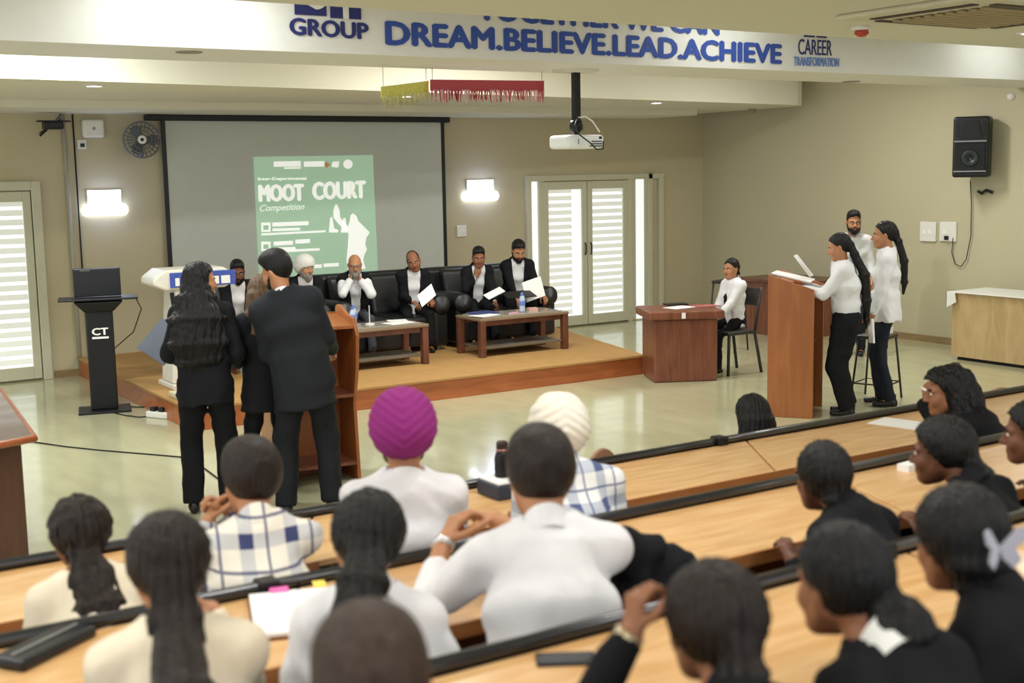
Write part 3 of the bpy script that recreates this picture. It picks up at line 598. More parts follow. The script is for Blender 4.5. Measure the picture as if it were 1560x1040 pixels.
# ================================================================== lecterns
def lectern(loc, heading, W, D, HF, HB, label, curve=False):
    """open-backed wooden lectern; local +Y is the side that faces away from the speaker"""
    t = thing('lectern', label, 'lectern', loc, -R_(heading))
    for sx in (-1, 1):
        x = sx*W/2
        if curve:
            pts = [(x, -D*.42, 0), (x, D*.5, 0), (x, D*.5, HF-.03)]+[(x, D*.5-.05*(1-math.cos(a))*1.6, HF-.03+.03*math.sin(a)) for a in np.linspace(0, math.pi/2, 5)]+[(x, -D*.1, HF-.06), (x, -D*.42, HB), (x, -D*.56, HB-.12), (x, -D*.5, HB-.34), (x, -D*.3, HB-.62)]
        else:
            pts = [(x, -D/2, 0), (x, D/2, 0), (x, D/2, HF), (x, -D/2, HB)]
        MB().prism(pts, (-sx*.025, 0, 0)).build('side_panel', m_lam, t, bevel=.003)
    MB().box((-W/2+.026, D/2-.024, .0), (W/2-.026, D/2-.001, HF-.06)).build('front_panel', m_lam, t)
    sl_ = (HF-HB)/D
    MB().prism([(-W/2+.026, -D/2+.02, HB-.07), (W/2-.026, -D/2+.02, HB-.07), (W/2-.026, D/2-.03, HF-.07-.02), (-W/2+.026, D/2-.03, HF-.07-.02)], (0, 0, .022)).build('reading_top', m_lam, t)
    for z in (.12, .62): MB().box((-W/2+.026, -D/2+.06, z), (W/2-.026, D/2-.025, z+.022)).build('shelf', m_redwood, t)
    return t
LL = lectern((3.56, 8.30, 0), 8, .62, .46, 1.26, 1.19, 'tall orange wooden lectern with curved side beside the man in the dark suit', True)
fw = np.array([-.58, .81]); wd = np.array([.81, .58]); c_ = np.array([7.935, 7.86])+wd*.31
LR = lectern((c_[0], c_[1], 0), -35.6, .62, .40, 1.27, 1.14, 'tall orange wooden lectern used by the two women in white shirts')
# witness desk, rotated
wc = np.array([8.62, 10.2])
wdk = thing('witness_desk', 'small red-brown desk with thick top before the seated woman', 'desk', (8.58, 10.12, 0), R_(-26))
MB().box((-.34, -.28, .0), (.34, .28, .66)).build('body', m_redwood, wdk, bevel=.02, seg=3)
MB().box((-.40, -.34, .66), (.40, .34, .75)).build('desktop', m_redwood, wdk, bevel=.02, seg=3)
MB().box((-.06, -.347, .675), (-.02, -.339, .735)).build('sticker', m_paper, wdk)
sheet((8.60, 10.14, .75), .30, .21, .1, 'white paper sheet lying on the witness desk'); sheet((8.88, 10.05, .75), .26, .2, -.2, 'red folder lying on the witness desk', 'folder', 'folder', mat('folder_red', 'a8625c'), .008)
sheet((8.75, 10.38, .75), .24, .16, -.3, 'dark tablet lying on the witness desk', 'tablet', 'tablet', m_dark, .012)

def metal_chair(loc, rz, label):
    t = thing('metal_chair', label, 'chair', loc, rz)          # local +Y forward
    m_ch = mat('chair_brown_black', '2e2826', rough=.4, var=.08)
    MB().box((-.20, -.20, .43), (.20, .21, .47)).build('seat', m_ch, t, bevel=.018, seg=3)
    for sx in (-1, 1):
        MB().tube([(sx*.18, .18, .44), (sx*.19, .20, 0)], .017, 8).build('leg', m_ch, t, smooth=True)
        MB().tube([(sx*.18, -.18, .44), (sx*.20, -.26, 0)], .017, 8).build('leg', m_ch, t, smooth=True)
        MB().tube([(sx*.18, -.18, .44), (sx*.185, -.22, .70), (sx*.175, -.27, .92)], .016, 8).build('back_post', m_ch, t, smooth=True)
    MB().add([(-.17, -.25, .72), (.17, -.25, .72), (.17, -.23, .72), (-.17, -.23, .72), (-.165, -.285, .91), (.165, -.285, .91), (.165, -.265, .91), (-.165, -.265, .91)], [(0, 3, 2, 1), (4, 5, 6, 7), (0, 1, 5, 4), (2, 3, 7, 6), (0, 4, 7, 3), (1, 2, 6, 5)]).build('backrest', m_ch, t, bevel=.008)
    return t
def stool(loc, H_, label, top=None, foot=True):
    t = thing('metal_stool', label, 'stool', loc, R_(20))
    m_st = mat('stool_dark', '2b2624', rough=.45)
    MB().box((-.15, -.15, H_-.035), (.15, .15, H_)).build('seat', top or m_st, t, bevel=.012)
    for sx in (-1, 1):
        for sy in (-1, 1): MB().tube([(sx*.13, sy*.13, H_-.03), (sx*.18, sy*.18, 0)], .011, 8).build('leg', m_st, t, smooth=True)
    z = .16 if foot else .3
    MB().tube([(-.165, -.165, z), (.165, -.165, z), (.165, .165, z), (-.165, .165, z), (-.165, -.165, z)], .008, 6).build('foot_ring', m_st, t)
    return t
stool((9.24, 8.02, 0), .62, 'black metal stool behind the woman with the long ponytail')
sheet((9.30, 8.00, .622), .16, .12, .3, 'crumpled white cloth lying on the metal stool', 'white_cloth', 'cloth', m_white, .06)
sf = onZ(1072, 512); stool((10.35, 11.3, 0), .86, 'dark open-frame bar stool behind the witness desk', foot=False)

# desk far right behind the lectern
bd = thing('side_desk', 'brown wooden desk standing against the right wall behind the lectern', 'desk', (12.1, 12.0, 0), 0)
MB().box((-.45, -.6, .70), (.45, .6, .74)).build('desktop', m_tablew, bd, bevel=.006); MB().box((-.40, -.55, 0), (-.36, .55, .70)).build('front_panel', m_redwood, bd); [MB().box((-.355, y_-.02, 0), (.40, y_+.02, .70)).build('end_panel', m_redwood, bd) for y_ in (-.53, .53)]
# white-covered table by the right wall
p = onZ(1447, 547)
wt = thing('covered_table', 'pale wooden counter under a white cloth by the right wall', 'counter', (p[0]+.02, p[1], 0), 0)
m_pale = wood('pale_veneer', 'b59a6c', 'c7ad80', stretch=(3, 3, .8))
MB().box((0, -2.6, .04), (.62, 0, .76)).build('body', m_pale, wt); MB().box((.05, -2.5, 0), (.6, -.05, .04)).build('plinth', m_dark, wt)
tc_ = thing('tablecloth', 'white cloth draped over the pale counter', 'tablecloth', (p[0]+.02, p[1], .762))
MB().box((-.04, -2.65, 0), (.66, .05, .014)).build('cloth_top', m_white, tc_, bevel=.008); MB().prism([(-.045, .055, .01), (.2, .055, .01), (.16, .055, -.1), (.05, .055, -.13), (-.045, .055, -.17)], (0, -.006, 0)).build('cloth_drop', m_white, tc_); MB().prism([(-.045, .055, .01), (-.045, -.06, .01), (-.045, -.08, -.10), (-.045, .055, -.17)], (.006, 0, 0)).build('cloth_drop', m_white, tc_)
# teacher desk at the left
ld = thing('office_desk', 'dark brown desk with rounded orange edge at the left border', 'desk', (0, 0, 0))
d0, d1 = onZ(0, 590, .75), onZ(52, 662, .75); d2_ = onZ(0, 672, .75)
ex = (d2_-d1)/np.linalg.norm(d2_-d1); q3 = d1+ex*1.1; q4 = d0+ex*1.1+(d0-d1)*.1; q1 = d0
MB().prism([(q[0], q[1], .715) for q in (d1, q1, q4, q3)], (0, 0, .03)).build('desktop', mat('desktop_grey_brown', '6d5a52', rough=.3, var=.06, coat=.3), ld)
MB().tube([(q[0], q[1], .728) for q in (q3, d1, q1)], .022, 8).build('edge_band', wood('edge_orange', '96502c', 'a9613a', stretch=(4, 4, 4)), ld, smooth=True)
cc = (d1+q1+q4+q3)/4
MB().prism([(q[0]*.86+cc[0]*.14, q[1]*.9+cc[1]*.1, 0.0) for q in (d1, q1, q4, q3)], (0, 0, .715)).build('body', wood('dark_walnut', '4a2c20', '5c3828', stretch=(6, 6, .8)), ld)

# ================================================================== audience desks
ROW = [dict(y=4.89, z=.75), dict(y=3.72, z=.87), dict(y=2.57, z=.99)]
def desk_row(i, splits, label, slant=.0):
    y1 = ROW[i]['y']-.02; y0 = y1-.58; z = ROW[i]['z']; zf = z-.75
    t = thing('bench_desk', label, 'desk', (0, 0, zf))
    zz = z-zf
    for a_, b_ in zip(splits[:-1], splits[1:]):
        g_ = .006
        sa = slant if a_ != splits[0] else 0; sb_ = slant if b_ != splits[-1] else 0
        top = MB().prism([(a_-sa*.5+g_, y0, zz-.028), (b_-sb_*.5-g_, y0, zz-.028), (b_+sb_*.5-g_, y1, zz-.028), (a_+sa*.5+g_, y1, zz-.028)], (0, 0, .028)).build('desktop_panel', m_desk, t, bevel=.004)
        MB().box((a_+.05, y0-.006, zz-.05), (b_-.05, y0-.0005, zz-.002)).build('edge_strip', m_deskside, top)
        MB().box((a_+.02, y1-.05, .03), (b_-.02, y1-.03, zz-.03)).build('front_panel', m_deskside, t)
    for x in splits:
        MB().box((x-.02, y0+.05, 0), (x+.02, y1-.06, zz-.03)).build('support', m_blackmetal, t)
        MB().box((x-.035, y1-.02, zz-.01), (x+.035, y1+.055, zz+.045)).build('rail_clamp', m_blackmetal, t, bevel=.008)
    MB().tube([(splits[0]-.05, y1+.02, zz+.018), (splits[-1]+.05, y1+.02, zz+.018)], .022, 12).build('rail', m_rail, t, smooth=True)
    MB().box((splits[0], y1+.008, zz-.06), (splits[-1], y1+.03, zz-.004)).build('rail_board', m_rail, t)
    # bench behind the desk
    b_ = thing('audience_bench', label.replace('long light-wood desk', 'dark bench seat').replace('with black rail', 'behind the desk'), 'bench', (0, 0, zf))
    yb = y0-.30
    MB().box((splits[0], yb-.18, .41), (splits[-1], yb+.16, .45)).build('seat', m_dark, b_, bevel=.01)
    for x in splits: MB().box((x-.03, yb-.14, 0), (x+.03, yb+.14, .41)).build('support', m_blackmetal, b_)
    return t
desk_row(0, [.2, 1.9, 4.42, 7.4], 'long light-wood desk with black rail, first row before the floor', .36)
desk_row(1, [-.3, 1.42, 3.9, 6.6], 'long light-wood desk with black rail, second row behind the purple turban', .2)
desk_row(2, [-.8, .4, 3.0, 5.6], 'long light-wood desk with black rail, third row with the phone', .2)

# things on the desks
def on_desk(px_, py_, i): return onZ(px_, py_, ROW[i]['z'])
p = on_desk(720, 733, 0)
fl = thing('steel_flask', 'tall black flask standing on the first-row desk', 'flask', (p[0], 4.72, .75))
MB().lathe([(.0, 0), (.034, .002), (.036, .01), (.036, .16), (.030, .185), (.026, .195)], n=22).build('flask_body', mat('flask_black', '1c1b1d', rough=.35, metal=.3), fl, smooth=True)
MB().lathe([(.0265, .196), (.0275, .203), (.0265, .208)], n=22).build('ring', mat('flask_ring', 'a07b70', rough=.3, metal=.6), fl, smooth=True)
MB().lathe([(.026, .209), (.026, .235), (.02, .242), (.0, .243)], n=22).build('cap', mat('flask_cap', '2b1d18', rough=.4), fl, smooth=True)
p = on_desk(768, 745, 0)
lt = thing('laptop_case', 'navy document case lying against the first-row rail', 'case', (p[0]+.02, 4.70, .75)); MB().box((-.16, -.10, 0), (.16, .09, .07)).build('case', mat('case_navy', '333a4a', rough=.5), lt, bevel=.012); MB().box((-.15, -.09, .07), (.15, .085, .078)).build('paper_stack', m_paper, lt)
p = on_desk(1372, 645, 0); sheet((p[0], p[1], .75), .22, .30, .25, 'white paper sheet on the first-row desk before the curly-haired woman')
p = on_desk(1350, 700, 1); sheet((p[0]-.02, 3.60, .87), .20, .06, .1, 'white pen case lying by the second-row rail', 'pen_case', 'case', m_paper, .03)
p = onZ(862, 1006, .99); ph = thing('mobile_phone', 'black mobile phone lying on the third-row desk', 'phone', (p[0], p[1], .99), R_(-30)); MB().box((-.075, -.038, 0), (.075, .038, .009)).build('phone_case', m_dark, ph, bevel=.004); MB().box((-.07, -.034, .009), (.07, .034, .0096)).build('phone_screen', mat('phone_glass', '202226', rough=.15), ph)
p = onZ(70, 992, .87); pb2 = thing('black_pouch', 'black pouch lying on the second-row desk by the long-haired woman', 'pouch', (p[0], p[1], .87), R_(35)); MB().box((-.15, -.06, 0), (.15, .06, .035)).build('pouch', m_dark, pb2, bevel=.012); MB().tube([(-.13, 0, .037), (.13, 0, .037)], .004, 5).build('zip', m_steel, pb2)
# open notebook with tabs
p = onZ(448, 930, .87)
nb = thing('open_notebook', 'open white notebook with pink and yellow tabs on the second-row desk', 'notebook', (p[0], p[1]-.05, .87), R_(-18))
MB().box((-.15, -.19, 0), (.15, .19, .008)).build('cover', mat('notebook_cover', '7d4a26'), nb); MB().box((-.145, -.185, .008), (.145, .185, .022)).build('pages', m_paper, nb, bevel=.003)
MB().box((-.08, .17, .022), (-.02, .215, .026)).build('tab', mat('tab_pink', 'ee6fb8', rough=.6), nb); MB().box((.06, .18, .022), (.10, .24, .026)).build('tab', mat('tab_yellow', 'f3d95a', rough=.6), nb)
# round chair backs in front of the first row
def round_chair(px_, py_, wpx, label, Y=5.45):
    p = onY(px_, py_, Y); d_ = np.dot(p-np.array([0, 0, CAMH]), AX[2]); w_ = wpx*d_/FPX/2
    t = thing('round_back_chair', label, 'chair', (p[0], Y, 0))
    m_rc = mat('chair_tan', '9a7458', rough=.5, var=.06)
    pts = [(w_*math.cos(a), 0, p[2]-.22+.22*math.sin(a)) for a in np.linspace(0, math.pi, 17)]+[(-w_*.9, 0, p[2]-.30), (w_*.9, 0, p[2]-.30)]
    MB().prism(pts, (0, .03, 0)).build('backrest', m_rc, t, bevel=.01)
    MB().lathe([(0, .40), (.21, .40), (.22, .43), (.2, .45), (0, .452)], n=24, c=(0, .25, 0)).build('seat', m_rc, t, smooth=True)
    for sx in (-1, 1):
        MB().tube([(sx*.16, .40, .41), (sx*.19, .46, 0)], .014, 8).build('leg', m_blackmetal, t, smooth=True)
        MB().tube([(sx*.15, .015, p[2]-.28), (sx*.17, .04, .42), (sx*.19, .0, 0)], .014, 8).build('leg', m_blackmetal, t, smooth=True)
round_chair(920, 683, 70, 'tan chair with a rounded back before the rail by the white turban', 5.2)
round_chair(1525, 590, 110, 'tan chair with a wide rounded back beside the curly-haired woman', 5.35)
# ================================================================== people: smooth-union fields turned into meshes
def nz(v): v = np.asarray(v, float); return v/(np.linalg.norm(v)+1e-9)
class Field:
    def __init__(s, lo, hi, vox):
        s.lo = np.array(lo, float); s.v = vox; s.n = np.maximum(2, np.ceil((np.array(hi)-s.lo)/vox).astype(int)+1)
        s.F = np.full(s.n, .1, np.float32)
        s.ax = [s.lo[i]+vox*np.arange(s.n[i]) for i in range(3)]
    def _sl(s, lo, hi):
        a = np.clip(np.floor((np.array(lo)-s.lo)/s.v).astype(int), 0, s.n); b = np.clip(np.ceil((np.array(hi)-s.lo)/s.v).astype(int)+1, 0, s.n)
        if np.any(b <= a): return None
        return tuple(slice(a[i], b[i]) for i in range(3))
    def pts(s, sl=None):
        sl = sl or (slice(None),)*3
        return s.ax[0][sl[0]][:, None, None], s.ax[1][sl[1]][None, :, None], s.ax[2][sl[2]][None, None, :]
    def put(s, fn, lo, hi, k, op='u'):
        sl = s._sl(np.array(lo)-.07, np.array(hi)+.07)
        if sl is None: return
        d = fn(*s.pts(sl)); A = s.F[sl]
        if op == 'u':
            h = np.maximum(k-np.abs(A-d), 0)/k; s.F[sl] = np.minimum(A, d)-h*h*k*.25
        else:
            d = -d; h = np.maximum(k-np.abs(A-d), 0)/k; s.F[sl] = np.maximum(A, d)+h*h*k*.25
    def cone(s, a, b, ra, rb, k=.02, flat=False, op='u'):
        a = np.asarray(a, float); b = np.asarray(b, float); ba = b-a; L2 = ba@ba+1e-9; n = ba/math.sqrt(L2); L = math.sqrt(L2)
        def fn(x, y, z):
            t = (x-a[0])*n[0]+(y-a[1])*n[1]+(z-a[2])*n[2]; h = np.clip(t, 0, L)
            d = np.sqrt((x-a[0]-h*n[0])**2+(y-a[1]-h*n[1])**2+(z-a[2]-h*n[2])**2)-(ra+(rb-ra)*h/L)
            return np.maximum(d, t-L) if flat else d
        r = max(ra, rb); s.put(fn, np.minimum(a, b)-r, np.maximum(a, b)+r, k, op); return s
    def ecap(s, a, b, side, r0, r1, k=.03, flat0=False, flat1=False, cap=.6):
        a = np.asarray(a, float); b = np.asarray(b, float); L = np.linalg.norm(b-a)+1e-9; n = (b-a)/L
        sd = np.asarray(side, float); sd = nz(sd-n*(sd@n)); f = np.cross(n, sd)
        def fn(x, y, z):
            qx, qy, qz = x-a[0], y-a[1], z-a[2]
            t = qx*n[0]+qy*n[1]+qz*n[2]; h = np.clip(t, 0, L)/L; o = t-h*L
            rx = r0[0]+(r1[0]-r0[0])*h; ry = r0[1]+(r1[1]-r0[1])*h
            u = (qx*sd[0]+qy*sd[1]+qz*sd[2])/rx; v = (qx*f[0]+qy*f[1]+qz*f[2])/ry
            d = (np.sqrt(u*u+v*v+(o/(cap*np.minimum(rx, ry)))**2)-1)*np.minimum(rx, ry)
            if flat0: d = np.maximum(d, -t)
            if flat1: d = np.maximum(d, t-L)
            return d
        r = max(r0+r1); s.put(fn, np.minimum(a, b)-r, np.maximum(a, b)+r, k); return s
    def ell(s, c, r, M=None, k=.02, op='u'):
        c = np.asarray(c, float); r = np.asarray(r, float); M = np.eye(3) if M is None else M
        def fn(x, y, z):
            q = [x-c[0], y-c[1], z-c[2]]
            w = [(q[0]*M[0][i]+q[1]*M[1][i]+q[2]*M[2][i])/r[i] for i in range(3)]
            return (np.sqrt(w[0]**2+w[1]**2+w[2]**2)-1)*r.min()
        R0 = r.max(); s.put(fn, c-R0, c+R0, k, op); return s
    def noise(s, amp, freq, seed=0, stretch=(1, 1, 1)):
        x, y, z = s.pts(); rg = np.random.RandomState(seed); out = 0
        for i in range(5):
            w = rg.normal(size=3)*np.array(stretch); w2 = rg.normal(size=3)*np.array(stretch); p1, p2 = rg.uniform(0, 6.28, 2); fq = freq*(1+.45*i)
            out = out+np.sin(fq*(w[0]*x+w[1]*y+w[2]*z)+p1+1.5*np.sin(fq*.6*(w2[0]*x+w2[1]*y+w2[2]*z)+p2))/(1+.5*i)
        s.F += (amp*.45*out).astype(np.float32); return s
    def folds(s, amp, freq, seed=0, stretch=(1, 1, 1)):
        """sharp-edged cloth creases"""
        x, y, z = s.pts(); rg = np.random.RandomState(seed); out = 0
        for i in range(4):
            w = rg.normal(size=3)*np.array(stretch); w2 = rg.normal(size=3); p1, p2 = rg.uniform(0, 6.28, 2); fq = freq*(1+.5*i)
            out = out+(1-2*np.abs(np.sin(fq*(w[0]*x+w[1]*y+w[2]*z)+p1+1.8*np.sin(fq*.45*(w2[0]*x+w2[1]*y+w2[2]*z)+p2)))**.8)/(1+.4*i)
        s.F -= (amp*.5*out).astype(np.float32); return s
    def mesh(s):
        F = s.F.copy(); F[0] = F[-1] = .1; F[:, 0] = F[:, -1] = .1; F[:, :, 0] = F[:, :, -1] = .1
        ins = F < 0; c = np.zeros(s.n-1, np.int8); offs = [(i, j, k) for i in (0, 1) for j in (0, 1) for k in (0, 1)]
        n = s.n
        for i, j, k in offs: c += ins[i:n[0]-1+i, j:n[1]-1+j, k:n[2]-1+k]
        act = np.argwhere((c > 0) & (c < 8))
        if len(act) == 0: return np.zeros((0, 3)), np.zeros((0, 4), int)
        idx = -np.ones(s.n-1, np.int32); idx[tuple(act.T)] = np.arange(len(act))
        val = np.stack([F[act[:, 0]+o[0], act[:, 1]+o[1], act[:, 2]+o[2]] for o in offs], 1)
        acc = np.zeros((len(act), 3)); cnt = np.zeros(len(act))
        O = np.array(offs, float)
        for a in range(8):
            for b in range(a+1, 8):
                if np.abs(O[a]-O[b]).sum() != 1: continue
                m_ = (val[:, a] < 0) != (val[:, b] < 0)
                if not m_.any(): continue
                t = val[m_, a]/(val[m_, a]-val[m_, b]); acc[m_] += O[a]+t[:, None]*(O[b]-O[a]); cnt[m_] += 1
        V = s.lo+s.v*(act+acc/cnt[:, None])
        Q = []
        for ax in range(3):
            u, w_ = (ax+1) % 3, (ax+2) % 3
            sl0 = [slice(None)]*3; sl1 = [slice(None)]*3; sl0[ax] = slice(0, -1); sl1[ax] = slice(1, None)
            A = ins[tuple(sl0)]; B = ins[tuple(sl1)]; e = np.argwhere(A != B)
            e = e[(e[:, u] > 0) & (e[:, w_] > 0) & (e[:, u] < n[u]-1) & (e[:, w_] < n[w_]-1)]
            if len(e) == 0: continue
            du = np.zeros(3, int); du[u] = 1; dw = np.zeros(3, int); dw[w_] = 1
            g = lambda o: idx[tuple((e+o).T)]
            q = np.stack([g(-du-dw), g(-dw), g(0*du), g(-du)], 1)
            flip = ~A[tuple(e.T)]; q[flip] = q[flip][:, ::-1]; Q.append(q)
        return V, np.concatenate(Q) if Q else np.zeros((0, 4), int)
def quick_mesh(name, V, Q, mats, parent, mi=None):
    me = bpy.data.meshes.new(name); nv, nf = len(V), len(Q)
    me.vertices.add(nv); me.vertices.foreach_set('co', np.asarray(V, np.float32).ravel())
    me.loops.add(nf*4); me.loops.foreach_set('vertex_index', np.asarray(Q, np.int32).ravel())
    me.polygons.add(nf); me.polygons.foreach_set('loop_start', np.arange(0, nf*4, 4, dtype=np.int32))
    try: me.polygons.foreach_set('loop_total', np.full(nf, 4, np.int32))
    except Exception: pass
    o = new_obj(name, me, parent, mats)
    if mi is not None: me.polygons.foreach_set('material_index', np.asarray(mi, np.int32))
    me.polygons.foreach_set('use_smooth', np.ones(nf, bool)); me.update(calc_edges=True); me.validate()
    return o
def compact(V, Q, keep):
    Q = Q[keep]; u, inv = np.unique(Q.ravel(), return_inverse=True); return V[u], inv.reshape(-1, 4)
def cents(V, Q): return V[Q].mean(1)

SKIN = {'tan': ('b5805c', 'a3564a'), 'brown': ('8f5f42', '7d4238'), 'dark': ('6b4430', '5c332b'), 'fair': ('c99a7a', 'b0645a')}
def skin_mats(s_): return [mat('skin_'+s_, SKIN[s_][0], rough=.5, var=.06, scale=14, spec=.35), mat('lips_'+s_, SKIN[s_][1], rough=.45)]
def hair_mat(nm, c): return mat('hair_'+nm, c, rough=.42, spec=.30, var=.35, scale=5, stretch=(9, 9, 1.0), bump=.6, bscale=11)
HAIR = {'black': '100e0c', 'darkbrown': '1e140e', 'brown': '35251a', 'soft_black': '100e0e', 'grey': '8f8b84', 'lightbrown': '6e5640'}
def cloth(nm, c, rough=.85, var=.03): return mat('cloth_'+nm, c, rough=rough, spec=.2, var=var, scale=6, bump=.7, bscale=7, stretch=(1, 1, .55))

def rotm(yaw, pitch, roll):
    """head frame: yaw clockwise seen from above (to the right), pitch down positive, roll to the right; columns right, forward, up"""
    y, p, r = map(math.radians, (yaw, pitch, roll))
    Rz = np.array([[math.cos(y), math.sin(y), 0], [-math.sin(y), math.cos(y), 0], [0, 0, 1]])
    Rx = np.array([[1, 0, 0], [0, math.cos(p), math.sin(p)], [0, -math.sin(p), math.cos(p)]])
    Ry = np.array([[math.cos(r), 0, math.sin(r)], [0, 1, 0], [-math.sin(r), 0, math.cos(r)]])
    return Rz @ Rx @ Ry
def ik(S, T, l1, l2, hint):
    S = np.asarray(S, float); T = np.asarray(T, float); d = T-S; L = np.linalg.norm(d)
    if L > (l1+l2)*.995: T = S+d/L*(l1+l2)*.995; d = T-S; L = np.linalg.norm(d)
    if L < abs(l1-l2)+.02: L = abs(l1-l2)+.02; T = S+nz(d)*L; d = T-S
    n = d/L; a = (l1*l1-l2*l2+L*L)/(2*L); h = math.sqrt(max(l1*l1-a*a, 0)); hp = np.asarray(hint, float); hp = nz(hp-n*(hp@n))
    return S+n*a+hp*h, T

def add_head(F, c, M, hs, female=False):
    P = lambda x, y, z: c+M @ (np.array([x, y, z])*hs)
    F.ell(P(0, -.012, .035), np.array([.076, .097, .090])*hs, M, .012)
    F.ell(P(0, .030, -.040), np.array([.058, .064, .075])*hs, M, .03)
    F.cone(P(0, .070, -.092), P(0, .072, -.094), .020*hs, .020*hs, .03)
    for sx in (-1, 1):
        F.cone(P(sx*.042, .056, -.028), P(sx*.040, .060, -.034), .026*hs, .026*hs, .025)
        F.cone(P(sx*.055, .0, -.045), P(sx*.03, .055, -.092), .018*hs, .016*hs, .03)
        F.cone(P(sx*.018, .086, .022), P(sx*.048, .072, .020), .012*hs, .010*hs, .014)
    for sx in (-1, 1): F.ell(P(sx*.031, .103, .004), np.array([.0150, .016, .0055])*hs, M, .006, 'd')
    F.cone(P(0, .088, .012), P(0, .112, -.030), .008*hs, .0125*hs, .012)
    for sx in (-1, 1): F.cone(P(sx*.011, .100, -.034), P(sx*.012, .100, -.034), .0085*hs, .0085*hs, .008)
    F.cone(P(-.018, .088, -.060), P(.018, .088, -.060), .0085*hs, .0085*hs, .008); F.cone(P(-.014, .088, -.069), P(.014, .088, -.069), .0085*hs, .0085*hs, .006)
    F.cone(P(-.022, .100, -.0645), P(.022, .100, -.0645), .003*hs, .003*hs, .004, op='d')
    for sx in (-1, 1):
        F.ell(P(sx*.079, -.008, -.008), np.array([.010, .019, .031])*hs, M @ rotm(0, 8, sx*14), .010)
        F.ell(P(sx*.088, .0, -.006), np.array([.006, .009, .016])*hs, M, .006, 'd')
def head_mi(V, Q, c, M, hs, bald=False):
    q = (cents(V, Q)-c) @ M/hs; mi = np.zeros(len(Q), int)
    mi[((q[:, 0]/.025)**2+((q[:, 2]+.0645)/.0115)**2 < 1) & (q[:, 1] > .08)] = 1
    mi[(np.abs(q[:, 0]) > .014) & (np.abs(q[:, 0]) < .050) & (np.abs(q[:, 2]-.0245+.10*np.abs(np.abs(q[:, 0])-.03)) < .0055) & (q[:, 1] > .05)] = 2
    return mi

def hand(F, W, d, nrm, right, s_=1.0, curl=.5, spread=.0, thumb=.5):
    d = nz(d); nrm = np.asarray(nrm, float); nrm = nz(nrm-d*(nrm@d)); t = np.cross(d, nrm)*(1 if right else -1)   # t: towards the thumb
    W = np.asarray(W, float)
    F.ecap(W-d*.02, W+d*.082*s_, t, (.026*s_, .018*s_), (.038*s_, .0135*s_), .012)
    for i, (off, ln) in enumerate(((.029, .95), (.010, 1.05), (-.010, 1.0), (-.028, .80))):
        p = W+d*(.080-.004*abs(i-1))*s_+t*off*s_; a = 0; r = .0092*s_
        dd = nz(d+t*(off*spread*8)); c_ = curl*(1+.12*i)
        for j, (L, b) in enumerate(((.042, .75), (.027, 1.05), (.021, .7))):
            a += c_*b; q = p+(dd*math.cos(a)+nrm*math.sin(a))*L*ln*s_
            F.cone(p, q, r, r*.9, .005); p = q; r *= .9
    p = W+d*.022*s_+t*.026*s_+nrm*.006*s_
    for L, mix in ((.042, (.62, .62, .35)), (.032, (.85, .25, .35+.3*thumb)), (.026, (.9, .0, .3+.5*thumb))):
        q = p+nz(d*mix[0]+t*mix[1]+nrm*mix[2])*L*s_; F.cone(p, q, .0115*s_, .0100*s_, .008); p = q

def streak(F, c, M, amp, n=26, seed=0):
    x, y, z = F.pts(); q = [(x-c[0])*M[0][i]+(y-c[1])*M[1][i]+(z-c[2])*M[2][i] for i in range(2)]
    a = np.arctan2(q[0], q[1]+1e-6); F.F += (amp*(np.sin(n*a+2*np.sin(9*z+seed))+.6*np.sin(n*1.73*a+1+3*np.sin(7*z+seed*2)))).astype(np.float32)

